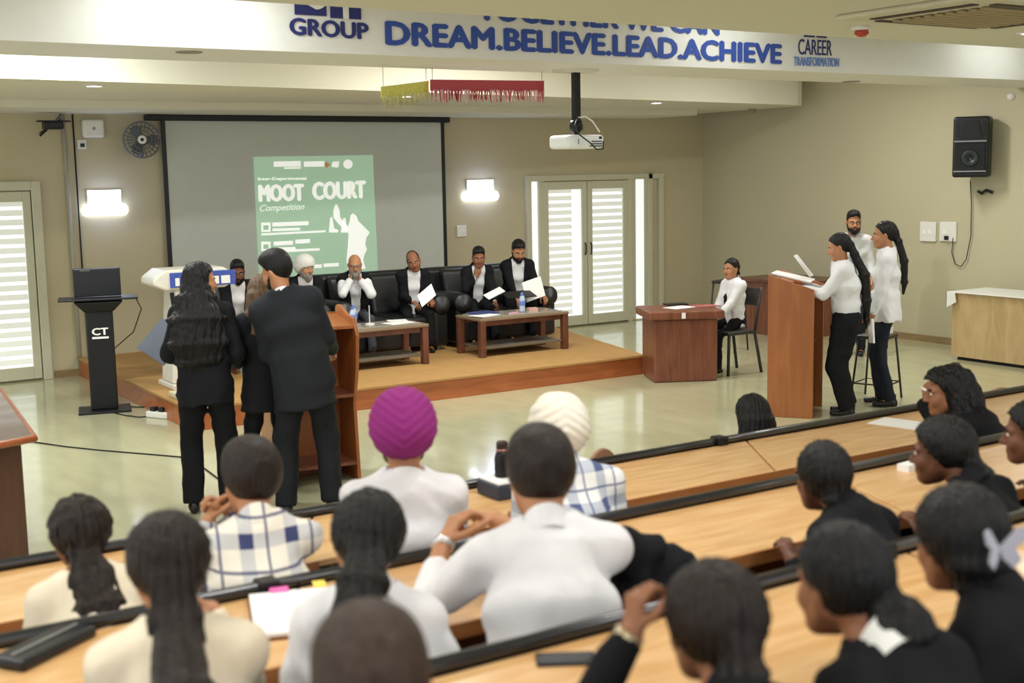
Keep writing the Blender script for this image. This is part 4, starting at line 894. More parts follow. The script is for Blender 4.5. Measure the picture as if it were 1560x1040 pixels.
def person(label, loc, head_to, S=1.0, sit=None, lean=4, side=0, twist=0, look=(0, 0, 0), fem=False, girth=1.0, skin='brown', hair='short', hcol='black', top=None, legs=None, near=False,
           hands={}, feet=None, curl=.45, jacket=None, vest=None, tie=None, beard=None, glasses=False, tail=None, shoes='121214', collar=True, shoulder=1.0, hem=None, neckv=False, open_w=.055, cut=True, group=None, extra=None, headup=0.0, sleeve=1.0, knee=None, loose=0.0, turban=None, bare=False, fit=None, lean_r=(0, 34), lean_fix=None, tail_yaw=1.0, tail_flat=.8, collar_m=None, drape=False):
    t = thing('person', label, 'person', loc, -R_(head_to), group)
    vb, vh, vd = (.013, .0062, .0048) if near else (.0155, .0080, .0058)
    girth_ = girth*(.93 if fem else 1.0)
    # ---- skeleton (local: +Y forward, +X right)
    if fit is not None:                     # lean (and if need be stature) chosen so that the crown reaches the seen height
        def skel(S_, ln):
            z_ = .92*S_ if sit is None else sit+.085
            u_ = np.array([0, math.sin(R_(ln)), math.cos(R_(ln))]); v_ = np.array([0, math.sin(R_(ln*1.35)), math.cos(R_(ln*1.35))])
            nk = np.array([0, 0, z_])+u_*.15*S_+nz(u_+v_)*.19*S_+v_*.225*S_; h_ = nz(v_*(1-headup)+np.array([0, 0, headup+1e-3]))
            return nk+h_*.130*S_+v_*0+np.array([0, v_[2], -v_[1]])*.034*S_+np.array([0, 0, .012])
        ztop = fit[2]-loc[2]; crown = (.127*(1.06 if near else 1.03)+(.018 if near else .006))*(.97 if fem else 1) if hair != 'turban' else .172
        if sit is None:
            S = (ztop-.012)/(.92+.565+.130+crown); 
        else:
            best = None
            for ln in (np.arange(lean_r[0], lean_r[1]+.1, 1.0) if lean_fix is None else [lean_fix]):
                e_ = abs(skel(S, ln)[2]+crown*S**.5-ztop)
                if best is None or e_ < best[0]-1e-6: best = (e_, ln)
            lean = float(best[1])
            for _ in range(12): S = min(1.12, max(.80, S+(ztop-(skel(S, lean)[2]+crown*S**.5))*.7))
            hc_ = skel(S, lean); a0 = R_(head_to)
            loc = (fit[0]-(hc_[0]*math.cos(a0)+hc_[1]*math.sin(a0)), fit[1]-(-hc_[0]*math.sin(a0)+hc_[1]*math.cos(a0)), loc[2])
        t.location = loc
    zh = .92*S if sit is None else sit+.085
    p0 = np.array([0, 0, zh]); sn, cs = math.sin(R_(lean)), math.cos(R_(lean)); si = math.sin(R_(side))
    up = nz([si, sn, cs]); upn = nz([si*1.2, math.sin(R_(lean*1.35)), math.cos(R_(lean*1.35))])
    tw = R_(twist); sd = nz([math.cos(tw), -math.sin(tw), 0]); sd = nz(sd-upn*(sd@upn)); fw = np.cross(upn, sd); sdh = np.array([1., 0, 0])
    waist = p0+up*.15*S; chest = waist+nz(up+upn)*.19*S; neck = chest+upn*.225*S
    shw = (.145 if fem else .163)*S*shoulder
    sh = {'R': neck-upn*.084*S+sd*shw, 'L': neck-upn*.084*S-sd*shw}
    hd = nz(upn*(1-headup)+np.array([0, 0, headup+1e-3])); hc = neck+hd*.130*S+fw*.034*S+np.array([0, 0, .012])
    HM = np.stack([sd, fw, upn], 1); base_yaw = twist; M = rotm(base_yaw+look[0], look[1], look[2]); hs = (1.06 if near else 1.03)*S**.5*(.96 if fem else 1.0)
    up_l, fo_l = .285*S, .245*S; th_l, sn_l = .43*S, .42*S
    wr, el = {}, {}
    for a_, sx in (('R', 1), ('L', -1)):
        h_ = hands.get(a_, None)
        if h_ is None: h_ = dict(p=sh[a_]+np.array([sx*.06, .10 if sit is None else .26, -.50*S if sit is None else -.36*S]))
        T = np.array(h_['p'], float)
        if h_.get('w'):
            dx = T-np.array(loc, float); a0 = R_(head_to); T = np.array([dx[0]*math.cos(a0)-dx[1]*math.sin(a0), dx[0]*math.sin(a0)+dx[1]*math.cos(a0), dx[2]])
        el[a_], wr[a_] = ik(sh[a_], T, up_l, fo_l, h_.get('hint', (sx*.32, -.6, -.9)))
    hip = {'R': p0+sdh*.088*S, 'L': p0-sdh*.088*S}; an, kn = {}, {}
    for a_, sx in (('R', 1), ('L', -1)):
        if feet and a_ in feet: T = np.array(feet[a_], float)
        elif sit is None: T = np.array([sx*.11*S, -.02, .085])
        else: T = np.array([sx*.12*S, .40*S, .085])
        kn[a_], an[a_] = ik(hip[a_], T, th_l, sn_l, (sx*.12, 1, .3 if sit is None else 1.0))
    def torso(F, g, inf, k=.04, wm=1.0):
        G = S*girth_*g
        hr = (.170 if fem else .160); wr_ = (.128 if fem else .142)*wm
        F.ecap(p0-up*.05*S, waist, sdh+sd, (hr*G+inf, .112*G+inf), (wr_*G+inf, .098*G+inf), k)
        F.ecap(waist, chest, sd, (wr_*G+inf, .098*G+inf), (.158*G*shoulder+inf, .115*G+inf), k)
        F.ecap(chest, neck-upn*.07*S, sd, (.158*G*shoulder+inf, .115*G+inf), (.120*G*shoulder+inf, .080*G+inf), k)
        if fem:
            for sx in (-1, 1): F.ell(chest+fw*.075*S+sd*sx*.065*S-upn*.01, np.array([.060, .045, .06])*S+inf*.5, None, .05)
        for a_ in 'RL':
            F.cone(neck-upn*.020, sh[a_]+upn*.006, .062*S+inf*.7, .054*S+inf, k)
    def arms(F, g, inf, upto=1.0, flat=True, k=.025):
        for a_ in 'RL':
            F.cone(sh[a_], el[a_], .053*S*g+inf, .043*S*g+inf, k)
            if upto > .5: F.cone(el[a_], el[a_]+(wr[a_]-el[a_])*min(1, (upto-.5)*2), .043*S*g+inf, .031*S*g+inf*1.1, k*.8, flat)
    allp = np.array([p0, waist, chest, neck, hc]+list(sh.values())+list(el.values())+list(wr.values()))
    lo, hi = allp.min(0)-.24, allp.max(0)+.24
    legp = np.array(list(hip.values())+list(kn.values())+list(an.values()))
    # ---- body (skin): one mesh, finer grids for the head and the hands
    F = Field(np.minimum(lo, legp.min(0)-.12), np.maximum(hi, legp.max(0)+.12), .022)
    torso(F, .90, -.008); arms(F, .92, -.004, 1.0, False)
    F.cone(neck-upn*.04, hc-hd*.05, .052*S, .050*S, .03)
    for a_ in 'RL':
        F.cone(hip[a_], kn[a_], .074*S, .050*S, .03); F.cone(kn[a_], an[a_], .050*S, .034*S, .02); F.cone(an[a_]-(0, .03, .03), an[a_]+(0, .12, -.05), .032*S, .024*S, .02)
    V, Q = F.mesh(); mi = np.zeros(len(Q), int); VS, QS, MI = [V], [Q], [mi]; off = len(V)
    Hf = Field(hc-np.array([.135, .15, .20])*hs/.95, hc+np.array([.135, .15, .15])*hs/.95, vh); add_head(Hf, hc, M, hs, fem)
    Hf.cone(neck-upn*.06, hc-hd*.04-fw*.012, (.050 if fem else .057)*S, (.049 if fem else .055)*S, .03)
    V, Q = Hf.mesh(); mi = head_mi(V, Q, hc, M, hs); VS.append(V); QS.append(Q+off); MI.append(mi); off += len(V)
    for a_ in 'RL':
        h_ = hands.get(a_, {}); d_ = np.array(h_.get('d', nz(wr[a_]-el[a_])), float); n_ = np.array(h_.get('n', (0, 0, -1) if sit is not None else ((-1 if a_ == 'R' else 1), .2, 0)), float)
        if h_.get('w'):
            a0 = R_(head_to); rt = np.array([[math.cos(a0), -math.sin(a0), 0], [math.sin(a0), math.cos(a0), 0], [0, 0, 1]])
            if 'd' in h_: d_ = rt @ d_
            if 'n' in h_: n_ = rt @ n_
        c_ = wr[a_]+nz(d_)*.07*S
        Fh = Field(np.minimum(c_-.13*S, el[a_]*.45+wr[a_]*.55-.045), np.maximum(c_+.13*S, el[a_]*.45+wr[a_]*.55+.045), vd); hand(Fh, wr[a_], d_, n_, a_ == 'R', S*(.92 if fem else 1.0), h_.get('curl', curl))
        Fh.cone(el[a_]+(wr[a_]-el[a_])*.5, wr[a_], .0315*S, .0262*S, .012)
        V, Q = Fh.mesh(); VS.append(V); QS.append(Q+off); MI.append(np.zeros(len(Q), int)); off += len(V)
    HV = None; hm = hair_mat(hcol, HAIR[hcol])
    bm_ = hair_mat('grey', HAIR['grey']) if (beard == 'white') else hm
    body = quick_mesh('body', np.concatenate(VS), np.concatenate(QS), skin_mats(skin)+[bm_], t, np.concatenate(MI))
    P = lambda x, y, z: hc+M @ (np.array([x, y, z])*hs)
    # ---- eyes
    for sx in (-1, 1):
        e = MB(); e.lathe([(0, -.0115), (.007, -.009), (.0113, -.002), (.0113, .002), (.007, .009), (0, .0115)], n=12); e.v = [tuple(P(sx*.0315, .0800, .004)+np.array(v)*hs) for v in e.v]
        o = e.build('eye', mat('eye_white', 'd8d2c8', rough=.25), t, smooth=True)
        e = MB(); e.v = []; e.lathe([(.0, .0), (.0052, -.0006), (.0052, -.0015)], n=12, ax=1); e.v = [tuple(P(sx*.0315+v[0], .0800+.0122+v[1], .003+v[2])) for v in e.v]
        e.build('iris', mat('iris_dark', '1b110c', rough=.2), o)
    # ---- legs
    legs = legs or dict(c='17181b', nm='black')
    g = Field(np.minimum(legp.min(0), p0)-.16, np.maximum(legp.max(0), waist)+.16, vb)
    G = S*girth_; lr = legs.get('w', 1.0)
    g.ecap(p0-up*.06*S, waist-up*.02, sdh+sd*.3, ((.172 if fem else .165)*G, .118*G), ((.140 if fem else .150)*G, .105*G), .04)
    for a_ in 'RL':
        g.cone(hip[a_], kn[a_], .090*G*lr, .068*G*lr, .04); e_ = kn[a_]+(an[a_]-kn[a_])*1.0; g.cone(kn[a_], e_+nz(an[a_]-kn[a_])*.02, .068*G*lr, .062*S*lr, .03, True)
    g.folds(.007, 10, 5, (1, 1, .7)); g.noise(.006, 13, sum(map(ord, label)) % 97, (1, 1, .6)); x, y, z = g.pts(); g.F = np.maximum(g.F, (z-(p0+up*.095*S)[2])+0*g.F).astype(np.float32); V, Q = g.mesh(); quick_mesh(legs.get('part', 'trousers'), V, Q, cloth(legs['nm'], legs['c']), t)
    # ---- shoes
    for a_ in 'RL':
        A = an[a_]; dn = nz(an[a_]-kn[a_]); ty = np.array([0, 1., 0]); sole = 0.0
        fdir = nz(ty-dn*(ty@dn)*(.0 if A[2] < .12 else 1.0)); lowz = A[2]-.08
        q = Field(A-.26, A+.26, .0095); q.ecap(A+np.array([0, -.05, -.045]), A+fdir*.15*S+np.array([0, 0, -.055]), sdh, (.036*S, .034*S), (.040*S, .026*S), .02); q.cone(A+np.array([0, -.02, .02]), A+np.array([0, -.01, -.03]), .036*S, .042*S, .02)
        x, y, z = q.pts(); q.F = np.maximum(q.F, (lowz-z).astype(np.float32)+0*q.F)
        V, Q = q.mesh(); quick_mesh('shoe', V, Q, mat('shoe_'+shoes, shoes, rough=.35), t)
    # ---- shirt / top
    if top:
        inf = .012+loose; g = Field(lo, hi, vb); torso(g, 1.0, inf, .05, 1.16 if not fem else 1.08); arms(g, 1.0 if not jacket else .92, (.012+loose*.6) if not jacket else .003, sleeve, True)
        if hem:
            g.ecap(waist, p0+np.array([0, .0, -hem]), sdh, (.150*G+inf, .110*G+inf), (.196*G+inf, .140*G+inf), .03, False, True)
        sd0 = sum(map(ord, label))
        g.noise((.010 if near else .007)*(.4 if jacket else 1), 9 if near else 14, sd0 % 83, (1, 1, .5)); g.folds((.0085 if near else .006)*(.3 if jacket else 1), 9 if near else 12, sd0 % 41, (1, 1, .7))
        def loc3(o_):
            x, y, z = g.pts(); q_ = (x-o_[0], y-o_[1], z-o_[2]); return [q_[0]*a_[0]+q_[1]*a_[1]+q_[2]*a_[2] for a_ in (sd, fw, upn)]
        lx, ly, lz = loc3(neck); rad = np.sqrt(lx*lx+ly*ly)
        cutn = np.maximum(rad-(.066 if collar else .074)*S, (-.042-.45*np.clip(ly+.03, 0, .2))-lz); g.F = np.maximum(g.F, -cutn).astype(np.float32)
        if neckv: g.F = np.maximum(g.F, -np.maximum(np.maximum(np.abs(lx)-.05*np.clip((lz+.15)/.13, 0, 1), .02-ly), -.15-lz)).astype(np.float32)
        if sit is None:
            x, y, z = g.pts()
            cutz = (p0[2]+.06*S-z) if not hem else (p0[2]-hem-z); g.F = np.maximum(g.F, cutz+0*g.F).astype(np.float32)
        V, Q = g.mesh()
        so = quick_mesh(top.get('part', 'shirt'), V, Q, top['m'] if 'm' in top else cloth(top['nm'], top['c']), t)
        if collar:
            cb = MB(); rings = []
            for rr, hh in ((.086, -.050), (.074, -.010), (.0655, .020), (.0615, .020), (.0625, -.02)):
                rings.append([neck-fw*.006+sd*rr*S*math.sin(a)+fw*rr*S*math.cos(a)*1.02+upn*(hh-.012-.040*math.cos(a)+(.006 if hh > .01 and abs(a-math.pi) > 2.75 else 0)) for a in np.linspace(.16, 2*math.pi-.16, 26)])
            nr = 26
            for r_ in range(len(rings)-1):
                for k_ in range(nr-1): cb.add([rings[r_][k_], rings[r_][k_+1], rings[r_+1][k_+1], rings[r_+1][k_]], [(0, 1, 2, 3)])
            cb.build('collar', collar_m or (top['m'] if 'm' in top else cloth(top['nm'], top['c'])), so, smooth=True)
    # ---- jacket or vest
    for jk, nm in ((jacket, 'jacket'), (vest, 'waistcoat')):
        if not jk: continue
        inf = .026+loose; g = Field(lo-np.array([0, 0, .25]), hi, vb); torso(g, 1.02, inf, .05, 1.05)
        if nm == 'jacket':
            arms(g, 1.04, .016, .97, True, .03)
            for a_ in 'RL': g.cone(sh[a_]+upn*.012, sh[a_]-upn*.02, .056*S+.008, .056*S+.008, .04)
        hm_ = jk.get('hem', .16)
        if sit is None: g.ecap(waist, p0+np.array([0, -.01, -hm_]), sdh, (.145*G+inf, .105*G+inf), (.190*G+inf, .138*G+inf), .05, False, True)
        g.cone(neck-upn*.06-fw*.014, neck+upn*.034-fw*.020, .090*S, .074*S, .03, True)
        g.noise(.007, 10, sum(map(ord, label)) % 71, (1, 1, .6)); g.folds(.006, 8, sum(map(ord, label)) % 29, (.8, .8, .8))
        x, y, z = g.pts(); q_ = (x-neck[0], y-neck[1], z-neck[2]); lx, ly, lz = [q_[0]*a_[0]+q_[1]*a_[1]+q_[2]*a_[2] for a_ in (sd, fw, upn)]
        ow = jk.get('open', open_w); top_w = jk.get('top', .080)
        u_ = np.clip((lz+.34*S)/(.30*S), 0, 1); wd_ = (ow+(top_w-ow)*u_) if jk.get('full') else (top_w*u_-.012*(u_ <= 0))
        ax_ = np.abs(lx)
        if nm == 'jacket': g.F = g.F-(.008*np.clip(1-np.abs(ax_-wd_-.028)/.03, 0, 1)**.5*(ly > .02)*(lz > -.33*S)).astype(np.float32)
        dep = ly-(chest-neck) @ fw
        g.F = np.maximum(g.F, -np.maximum(ax_-wd_, .015-dep)).astype(np.float32)
        rad = np.sqrt(lx*lx+(ly+.008)**2); g.F = np.maximum(g.F, -np.maximum(rad-.068*S, (.012-.85*np.clip(ly+.07, 0, .2))-lz)).astype(np.float32)
        if sit is None: g.F = np.maximum(g.F, (p0[2]-hm_-z)+0*g.F).astype(np.float32)
        V, Q = g.mesh()
        quick_mesh(nm, V, Q, cloth(jk['nm'], jk['c'], rough=.8), t)
    if tie:
        k_ = MB(); a1_ = neck+fw*.072*S-upn*.045; pts_ = [a1_, chest+fw*(.118*G+.034), waist+fw*(.10*G+.036)+upn*.05]
        g = Field(np.min(pts_, 0)-.1, np.max(pts_, 0)+.1, .0085); g.ecap(pts_[0], pts_[0]-upn*.03, sd, (.022, .014), (.017, .012), .008); g.ecap(pts_[0]-upn*.03, pts_[1], sd, (.017, .010), (.030, .009), .008); g.ecap(pts_[1], pts_[2], sd, (.030, .009), (.036, .009), .008)
        V, Q = g.mesh(); quick_mesh('tie', V, Q, cloth('tie', tie), t)
    # ---- hair
    if hair and hair not in ('turban', 'bald'):
        tails = tail or []
        TM = rotm(base_yaw+look[0]*tail_yaw, 0, 0); tp = [hc+TM @ (np.array(p_[:3])*hs) for p_ in tails]
        for i_, p_ in enumerate(tp):                                # a tail lies on the back, not inside it
            h_ = (p_-neck) @ upn
            if drape and h_ < .0:
                axp = neck+upn*h_ if h_ > -.225*S else chest+(waist-chest)*min(1.6, (-h_-.225*S)/(.19*S))
                dep_ = (p_-axp) @ fw; want = -((.092+.03*min(1, -h_/.15))*S*girth_+(.050 if jacket else .030)+tails[i_][3]*tail_flat*.55)
                if dep_ > want: tp[i_] = p_+fw*(want-dep_)
        ptsb = np.array([P(-.14, -.17, -.14), P(.14, .15, .16), P(.14, -.17, -.14), P(-.14, .15, .16)]+tp)
        g = Field(ptsb.min(0)-.16, ptsb.max(0)+.16, vh if near else .0085)
        big = .018 if hair == 'curly' else (.010 if hair not in ('tight', 'short') else .007)
        g.ell(P(0, -.014, .036), (np.array([.0755, .0985, .092])+big*np.array([.45 if hair in ('short', 'full', 'balding') else .75, 1, 1])+(np.array([.017, .012, .006]) if near and hair != 'tight' else (np.array([.010, .008, .006]) if near else 0)))*hs, M, .01)
        if hair in ('short', 'full'): g.ell(P(0, .012, .100), np.array([.060, .074, .044])*hs*(1.06 if hair == 'full' else 1), M, .05)
        if hair in ('long', 'curly'):
            for sx in (-1, 1): g.cone(P(sx*.062, -.02, .03), P(sx*.068, -.045, -.10), .024*hs, .024*hs, .03)
            g.cone(P(0, -.07, 0), P(0, -.075, -.12), .05*hs, .055*hs, .04)
        x, y, z = g.pts(); q = [((x-hc[0])*M[0][i]+(y-hc[1])*M[1][i]+(z-hc[2])*M[2][i])/hs for i in range(3)]
        jit = .006*np.sin(70*q[0]/1.0)*np.cos(43*q[1]); low = -.110 if hair in ('short', 'full', 'balding') else (-.092 if hair in ('long', 'curly') else -.074)
        line = np.interp(np.clip(q[1], -.12, .12), [-.12, -.07, -.03, .004, .028, .050, .074, .12], [low, low+.005, -.050, .002, .030, .062, .080, .10])+jit
        g.F = np.maximum(g.F, ((line-q[2])*hs*.9).astype(np.float32)) if hair not in ('long', 'curly') else np.maximum(g.F, np.where(q[1] > .018, (line-q[2])*hs*.9, -.1).astype(np.float32))
        if hair == 'balding': g.F = np.maximum(g.F, ((.085-np.sqrt((q[0]/.8)**2+(q[1]-.045)**2+0*q[2]))*hs).astype(np.float32)*np.where(q[2] > .02, 1, -1))
        if near and hair not in ('long', 'curly'):                 # the hair draws in towards the nape
            dz_ = np.minimum(0, q[2]+.012); ex_ = .0 if hair in ('short', 'full') else .004
            g.F = np.maximum(g.F, ((np.abs(q[0])-(.094+ex_+.34*dz_))*hs).astype(np.float32)+0*g.F); g.F = np.maximum(g.F, ((-q[1]-(.124+ex_+.36*dz_))*hs).astype(np.float32)+0*g.F)
        for i, (a_, b_) in enumerate(zip(tp[:-1], tp[1:])):
            ra, rb = tails[i][3], tails[i+1][3]
            sd_ = TM[:, 0]; g.ecap(a_, b_, sd_, (ra*1.15, ra*tail_flat), (rb*1.15, rb*tail_flat), .03)
        if hair == 'curly' or (extra and 'wavy' in extra): g.noise(.010 if hair == 'curly' else .0045, 34, sum(map(ord, label)) % 31, (1, 1, .8))
        if hair not in ('short', 'full'): streak(g, hc, M, .0026 if near else .0020, 34 if near else 26, sum(map(ord, label)) % 7); g.noise(.0022 if hair not in ('short', 'full') else (.011 if near else .0055), 34 if near else 42, 3, (1.4, 1.4, .45) if hair not in ('short', 'full') else (1, 1, .8))
        V, Q = g.mesh(); quick_mesh('hair', V, Q, hm, t); HV = V
    if hair == 'turban':
        tc = turban; g = Field(P(0, 0, 0)-.26, P(0, 0, 0)+.30, .0075 if near else .009)
        g.ell(P(0, -.022, .038), np.array([.116, .128, .112])*hs, M @ rotm(0, -14, 0), .01); g.ell(P(0, -.005, .085), np.array([.092, .104, .080])*hs, M, .03)
        x, y, z = g.pts(); q = [((x-hc[0])*M[0][i]+(y-hc[1])*M[1][i]+(z-hc[2])*M[2][i])/hs for i in range(3)]
        # wraps: bands that rise to either side and cross on the middle line
        w1 = q[2]*1.0+np.abs(q[0])*(-.75 if tc.get('v', 1) > 0 else .6)+q[1]*.15
        rid = np.abs(np.mod(w1/.034+.3, 1.0)-.5)*2
        g.F = g.F-(.0065*np.clip(rid, 0, 1)**.7*hs).astype(np.float32)
        low = np.interp(np.clip(q[1], -.13, .13), [-.13, -.06, 0, .05, .13], [-.104, -.092, -.038, .010, .040])
        g.F = np.maximum(g.F, ((low-q[2])*hs).astype(np.float32)); V, Q = g.mesh(); tb = quick_mesh('turban', V, Q, cloth(tc['nm'], tc['c'], rough=.8), t)
    # ---- beard
    if beard:
        g = Field(P(0, .02, -.08)-.16, P(0, .02, -.08)+.16, .0075); ex = .010 if beard != 'stubble' else .004
        g.ell(P(0, .028, -.045), (np.array([.060, .066, .077])+ex)*hs, M, .01); g.cone(P(0, .07, -.095), P(0, .072, -.105), (.022+ex*1.2)*hs, (.020+ex*1.2)*hs, .03)
        for sx in (-1, 1): g.cone(P(sx*.064, .008, -.012), P(sx*.05, .04, -.08), .016*hs, .02*hs, .02)
        if beard == 'white' or beard == 'long': g.cone(P(0, .07, -.10), P(0, .062, -.135), .035*hs, .028*hs, .03)
        x, y, z = g.pts(); q = [((x-hc[0])*M[0][i]+(y-hc[1])*M[1][i]+(z-hc[2])*M[2][i])/hs for i in range(3)]
        line = np.interp(np.clip(np.abs(q[0]), 0, .08), [0, .016, .03, .045, .065, .08], [-.043, -.046, -.055, -.052, -.02, .01])
        g.F = np.maximum(g.F, ((q[2]-line)*hs).astype(np.float32)); g.F = np.maximum(g.F, ((.0-q[1])*hs).astype(np.float32))
        mo = np.sqrt((q[0]/.024)**2+((q[2]+.065)/.010)**2)-1
        g.F = np.maximum(g.F, np.where(q[1] > .07, (-mo*.01), -.1).astype(np.float32)); g.noise(.002, 70, 5)
        V, Q = g.mesh(); quick_mesh('beard', V, Q, bm_, t)
    if glasses:
        gb = MB()
        for sx in (-1, 1):
            gb.tube([P(sx*.033+.021*math.cos(a), .108, .004+.016*math.sin(a)) for a in np.linspace(0, 2*math.pi, 15)], .0022, 5); gb.tube([P(sx*.054, .104, .008), P(sx*.082, .0, .010)], .002, 5)
        gb.tube([P(-.012, .109, .008), P(.012, .109, .008)], .002, 5); gb.build('spectacles', m_blackmetal, t, smooth=True)
    def world(p):
        a0 = -R_(head_to); return np.array([p[0]*math.cos(a0)-p[1]*math.sin(a0)+loc[0], p[0]*math.sin(a0)+p[1]*math.cos(a0)+loc[1], p[2]+loc[2]])
    return dict(t=t, wr=wr, el=el, hc=hc, M=M, hs=hs, P=P, neck=neck, chest=chest, waist=waist, fw=fw, sd=sd, up=upn, world=world, sh=sh, S=S, HV=HV)
# ================================================================== the people
WHITE = dict(nm='white_cotton', c='e3e3e5'); CREAM = dict(nm='cream_cotton', c='e0d4bc'); BLACKTOP = dict(nm='black_knit', c='141417')
SUIT = dict(nm='charcoal_suit', c='202327', hem=.20); BLK = dict(nm='black_suit', c='16171b', hem=.16); COAT = dict(nm='black_coat', c='15161a', full=True, open=.055, top=.075)
TBLK = dict(nm='black_trouser', c='15161a'); TCHAR = dict(nm='charcoal_trouser', c='1e2125'); TGREY = dict(nm='grey_trouser', c='4a4b52'); TNAVY = dict(nm='navy_trouser', c='20242e')

# ---- standing speakers, left
man = person('man in dark charcoal suit standing with his back turned at the lectern', (3.17, 7.46, 0), 22, fit=(0, 0, 1.745), look=(-52, 16, -4), side=-11, girth=.98, shoulder=1.0, skin='tan', hair='full', top=WHITE, jacket=SUIT, legs=dict(TCHAR, w=1.22), lean=3,
             hands={'R': dict(p=(.20, .30, 1.04), n=(-1, 0, -.2)), 'L': dict(p=(-.12, .30, 1.03), n=(.6, 0, -.8))}, feet={'R': (.15, .02, .085), 'L': (-.15, -.02, .085)}, beard='stubble')
lw = person('woman with long loose black hair in black suit standing by the lectern', (2.66, 7.90, 0), 20, fit=(0, 0, 1.66), look=(70, 4, 0), fem=True, girth=.96, skin='tan', hair='long', hcol='soft_black', top=WHITE, jacket=dict(BLK, hem=.14), legs=dict(TBLK, w=1.3), lean=2, extra=('wavy',),
            tail_yaw=0, tail_flat=.45, tail=[(-.03, -.06, .0, .07), (-.03, -.10, -.10, .105), (-.03, -.165, -.24, .145), (-.03, -.175, -.40, .15), (-.03, -.165, -.52, .12), (-.02, -.155, -.60, .05)],
            hands={'R': dict(p=(.22, .16, .95), n=(-1, 0, 0), curl=.8), 'L': dict(p=(-.19, .24, 1.10), n=(.4, .0, -1), curl=.8)}, feet={'R': (.12, .0, .085), 'L': (-.11, .02, .085)})
mw = person('woman with straight brown hair standing between the man and woman in suits', (3.06, 7.84, 0), 8, fit=(0, 0, 1.55), look=(10, 16, 0), fem=True, skin='tan', hair='long', hcol='lightbrown', top=WHITE, jacket=BLK, legs=TBLK, lean=3,
            tail=[(0, -.075, .0, .08), (0, -.085, -.14, .095), (0, -.09, -.27, .09), (0, -.09, -.36, .05)], hands={'R': dict(p=(.12, .32, 1.02), n=(0, 0, -1)), 'L': dict(p=(-.20, .32, 1.08), n=(.3, 0, 1), curl=.3)})
# ---- right lectern
rw1 = person('woman in white shirt with very long ponytail reading at the lectern', (8.42, 7.66, 0), -42, fit=(0, 0, 1.62), look=(4, 14, 0), fem=True, girth=1.22, skin='tan', hair='tail', hcol='soft_black', top=WHITE, legs=dict(TBLK, w=1.38), lean=3, loose=.006, drape=True,
             tail=[(0, -.10, .03, .035), (.0, -.135, -.06, .040), (0, -.17, -.26, .050), (0, -.155, -.50, .046), (0, -.145, -.68, .030), (0, -.145, -.76, .012)], hands={'R': dict(p=(.10, .40, 1.15), n=(-.4, 0, -1), curl=.5), 'L': dict(p=(-.14, .42, 1.14), n=(.3, 0, -1), curl=.4)})
rw2 = person('woman in untucked white shirt with black ponytail standing behind the reader', (9.03, 7.74, 0), -40, fit=(0, 0, 1.70), look=(-2, 2, 0), fem=True, girth=.98, skin='tan', hair='tail', hcol='soft_black', top=WHITE, legs=dict(TNAVY, w=.98), lean=0, hem=.10, loose=.006, drape=True,
             tail=[(0, -.095, .03, .034), (.0, -.13, -.06, .036), (0, -.16, -.24, .040), (0, -.155, -.44, .034), (0, -.15, -.55, .014)], hands={'R': dict(p=(.16, .16, .98), n=(-1, 0, 0)), 'L': dict(p=(-.20, .12, .86), n=(1, 0, 0), curl=.7)}, feet={'R': (.09, .03, .085), 'L': (-.09, -.05, .085)})
rm = person('bearded man in light grey shirt and glasses standing beyond the two women', (11.2, 10.1, 0), 232, fit=(0, 0, 1.69), look=(-14, 2, 0), skin='tan', hair='short', top=dict(nm='pale_grey_cotton', c='cfcfd0'), legs=TNAVY, beard='full', glasses=True)
# ---- witness
metal_chair((9.25, 10.05, 0), -R_(-88), 'dark metal chair at the witness desk')
wit = person('woman in white shirt and black tie sitting at the witness desk', (9.2, 9.95, 0), -88, S=.93, sit=.47, fit=tuple(onY(1114, 403, 10.1)), lean_fix=2, look=(-8, 4, 0), fem=True, skin='tan', hair='tail', hcol='soft_black', top=WHITE, legs=TBLK, tie='15161c', loose=.008, near=False,
             tail=[(0, -.09, .03, .030), (.02, -.12, -.06, .030), (.03, -.115, -.14, .018)], hands={'R': dict(p=(.08, .27, .63), n=(0, 0, -1)), 'L': dict(p=(-.08, .30, .62), n=(0, 0, -1))})
# ---- judges on the sofas
def judge(label, px, py, Y=12.48, hd=196, **k):
    f_ = onY(px, py, Y); k.setdefault('S', .97); k.setdefault('lean_r', (-9, 12)); k.setdefault('legs', TBLK)
    return person(label, (f_[0], Y, ZS), hd, sit=.385, fit=tuple(f_), feet={'R': (.13, .34, .085), 'L': (-.13, .36, .085)}, **k)
judge('bearded judge in black coat looking down beside the blue sign board', 361, 403, skin='dark', hair='short', beard='full', top=WHITE, jacket=COAT, look=(0, 14, 0), hands={'R': dict(p=(.12, .30, .46)), 'L': dict(p=(-.12, .30, .46))})
judge('judge with a white turban and white beard in black coat', 464, 394, skin='tan', hair='turban', turban=dict(nm='turban_white_stage', c='dcdcd8'), beard='white', hcol='grey', top=WHITE, jacket=COAT, look=(-30, 4, 0), hands={'R': dict(p=(.14, .32, .44)), 'L': dict(p=(-.14, .32, .44))})
judge('bald judge with white beard and black waistcoat, hands held at the chin', 540, 388, skin='tan', hair='bald', beard='white', hcol='grey', glasses=True, top=WHITE, vest=dict(nm='black_waistcoat', c='15161a', full=True, open=.045, top=.07), legs=TGREY, look=(6, 8, 0), loose=.006,
      hands={'R': dict(p=(.06, .20, .86), n=(-1, -.3, 0), d=(-.2, .0, 1), hint=(.8, .1, -.9), curl=.7), 'L': dict(p=(-.05, .21, .85), n=(1, -.3, 0), d=(.2, .0, 1), hint=(-.8, .1, -.9), curl=.7)})
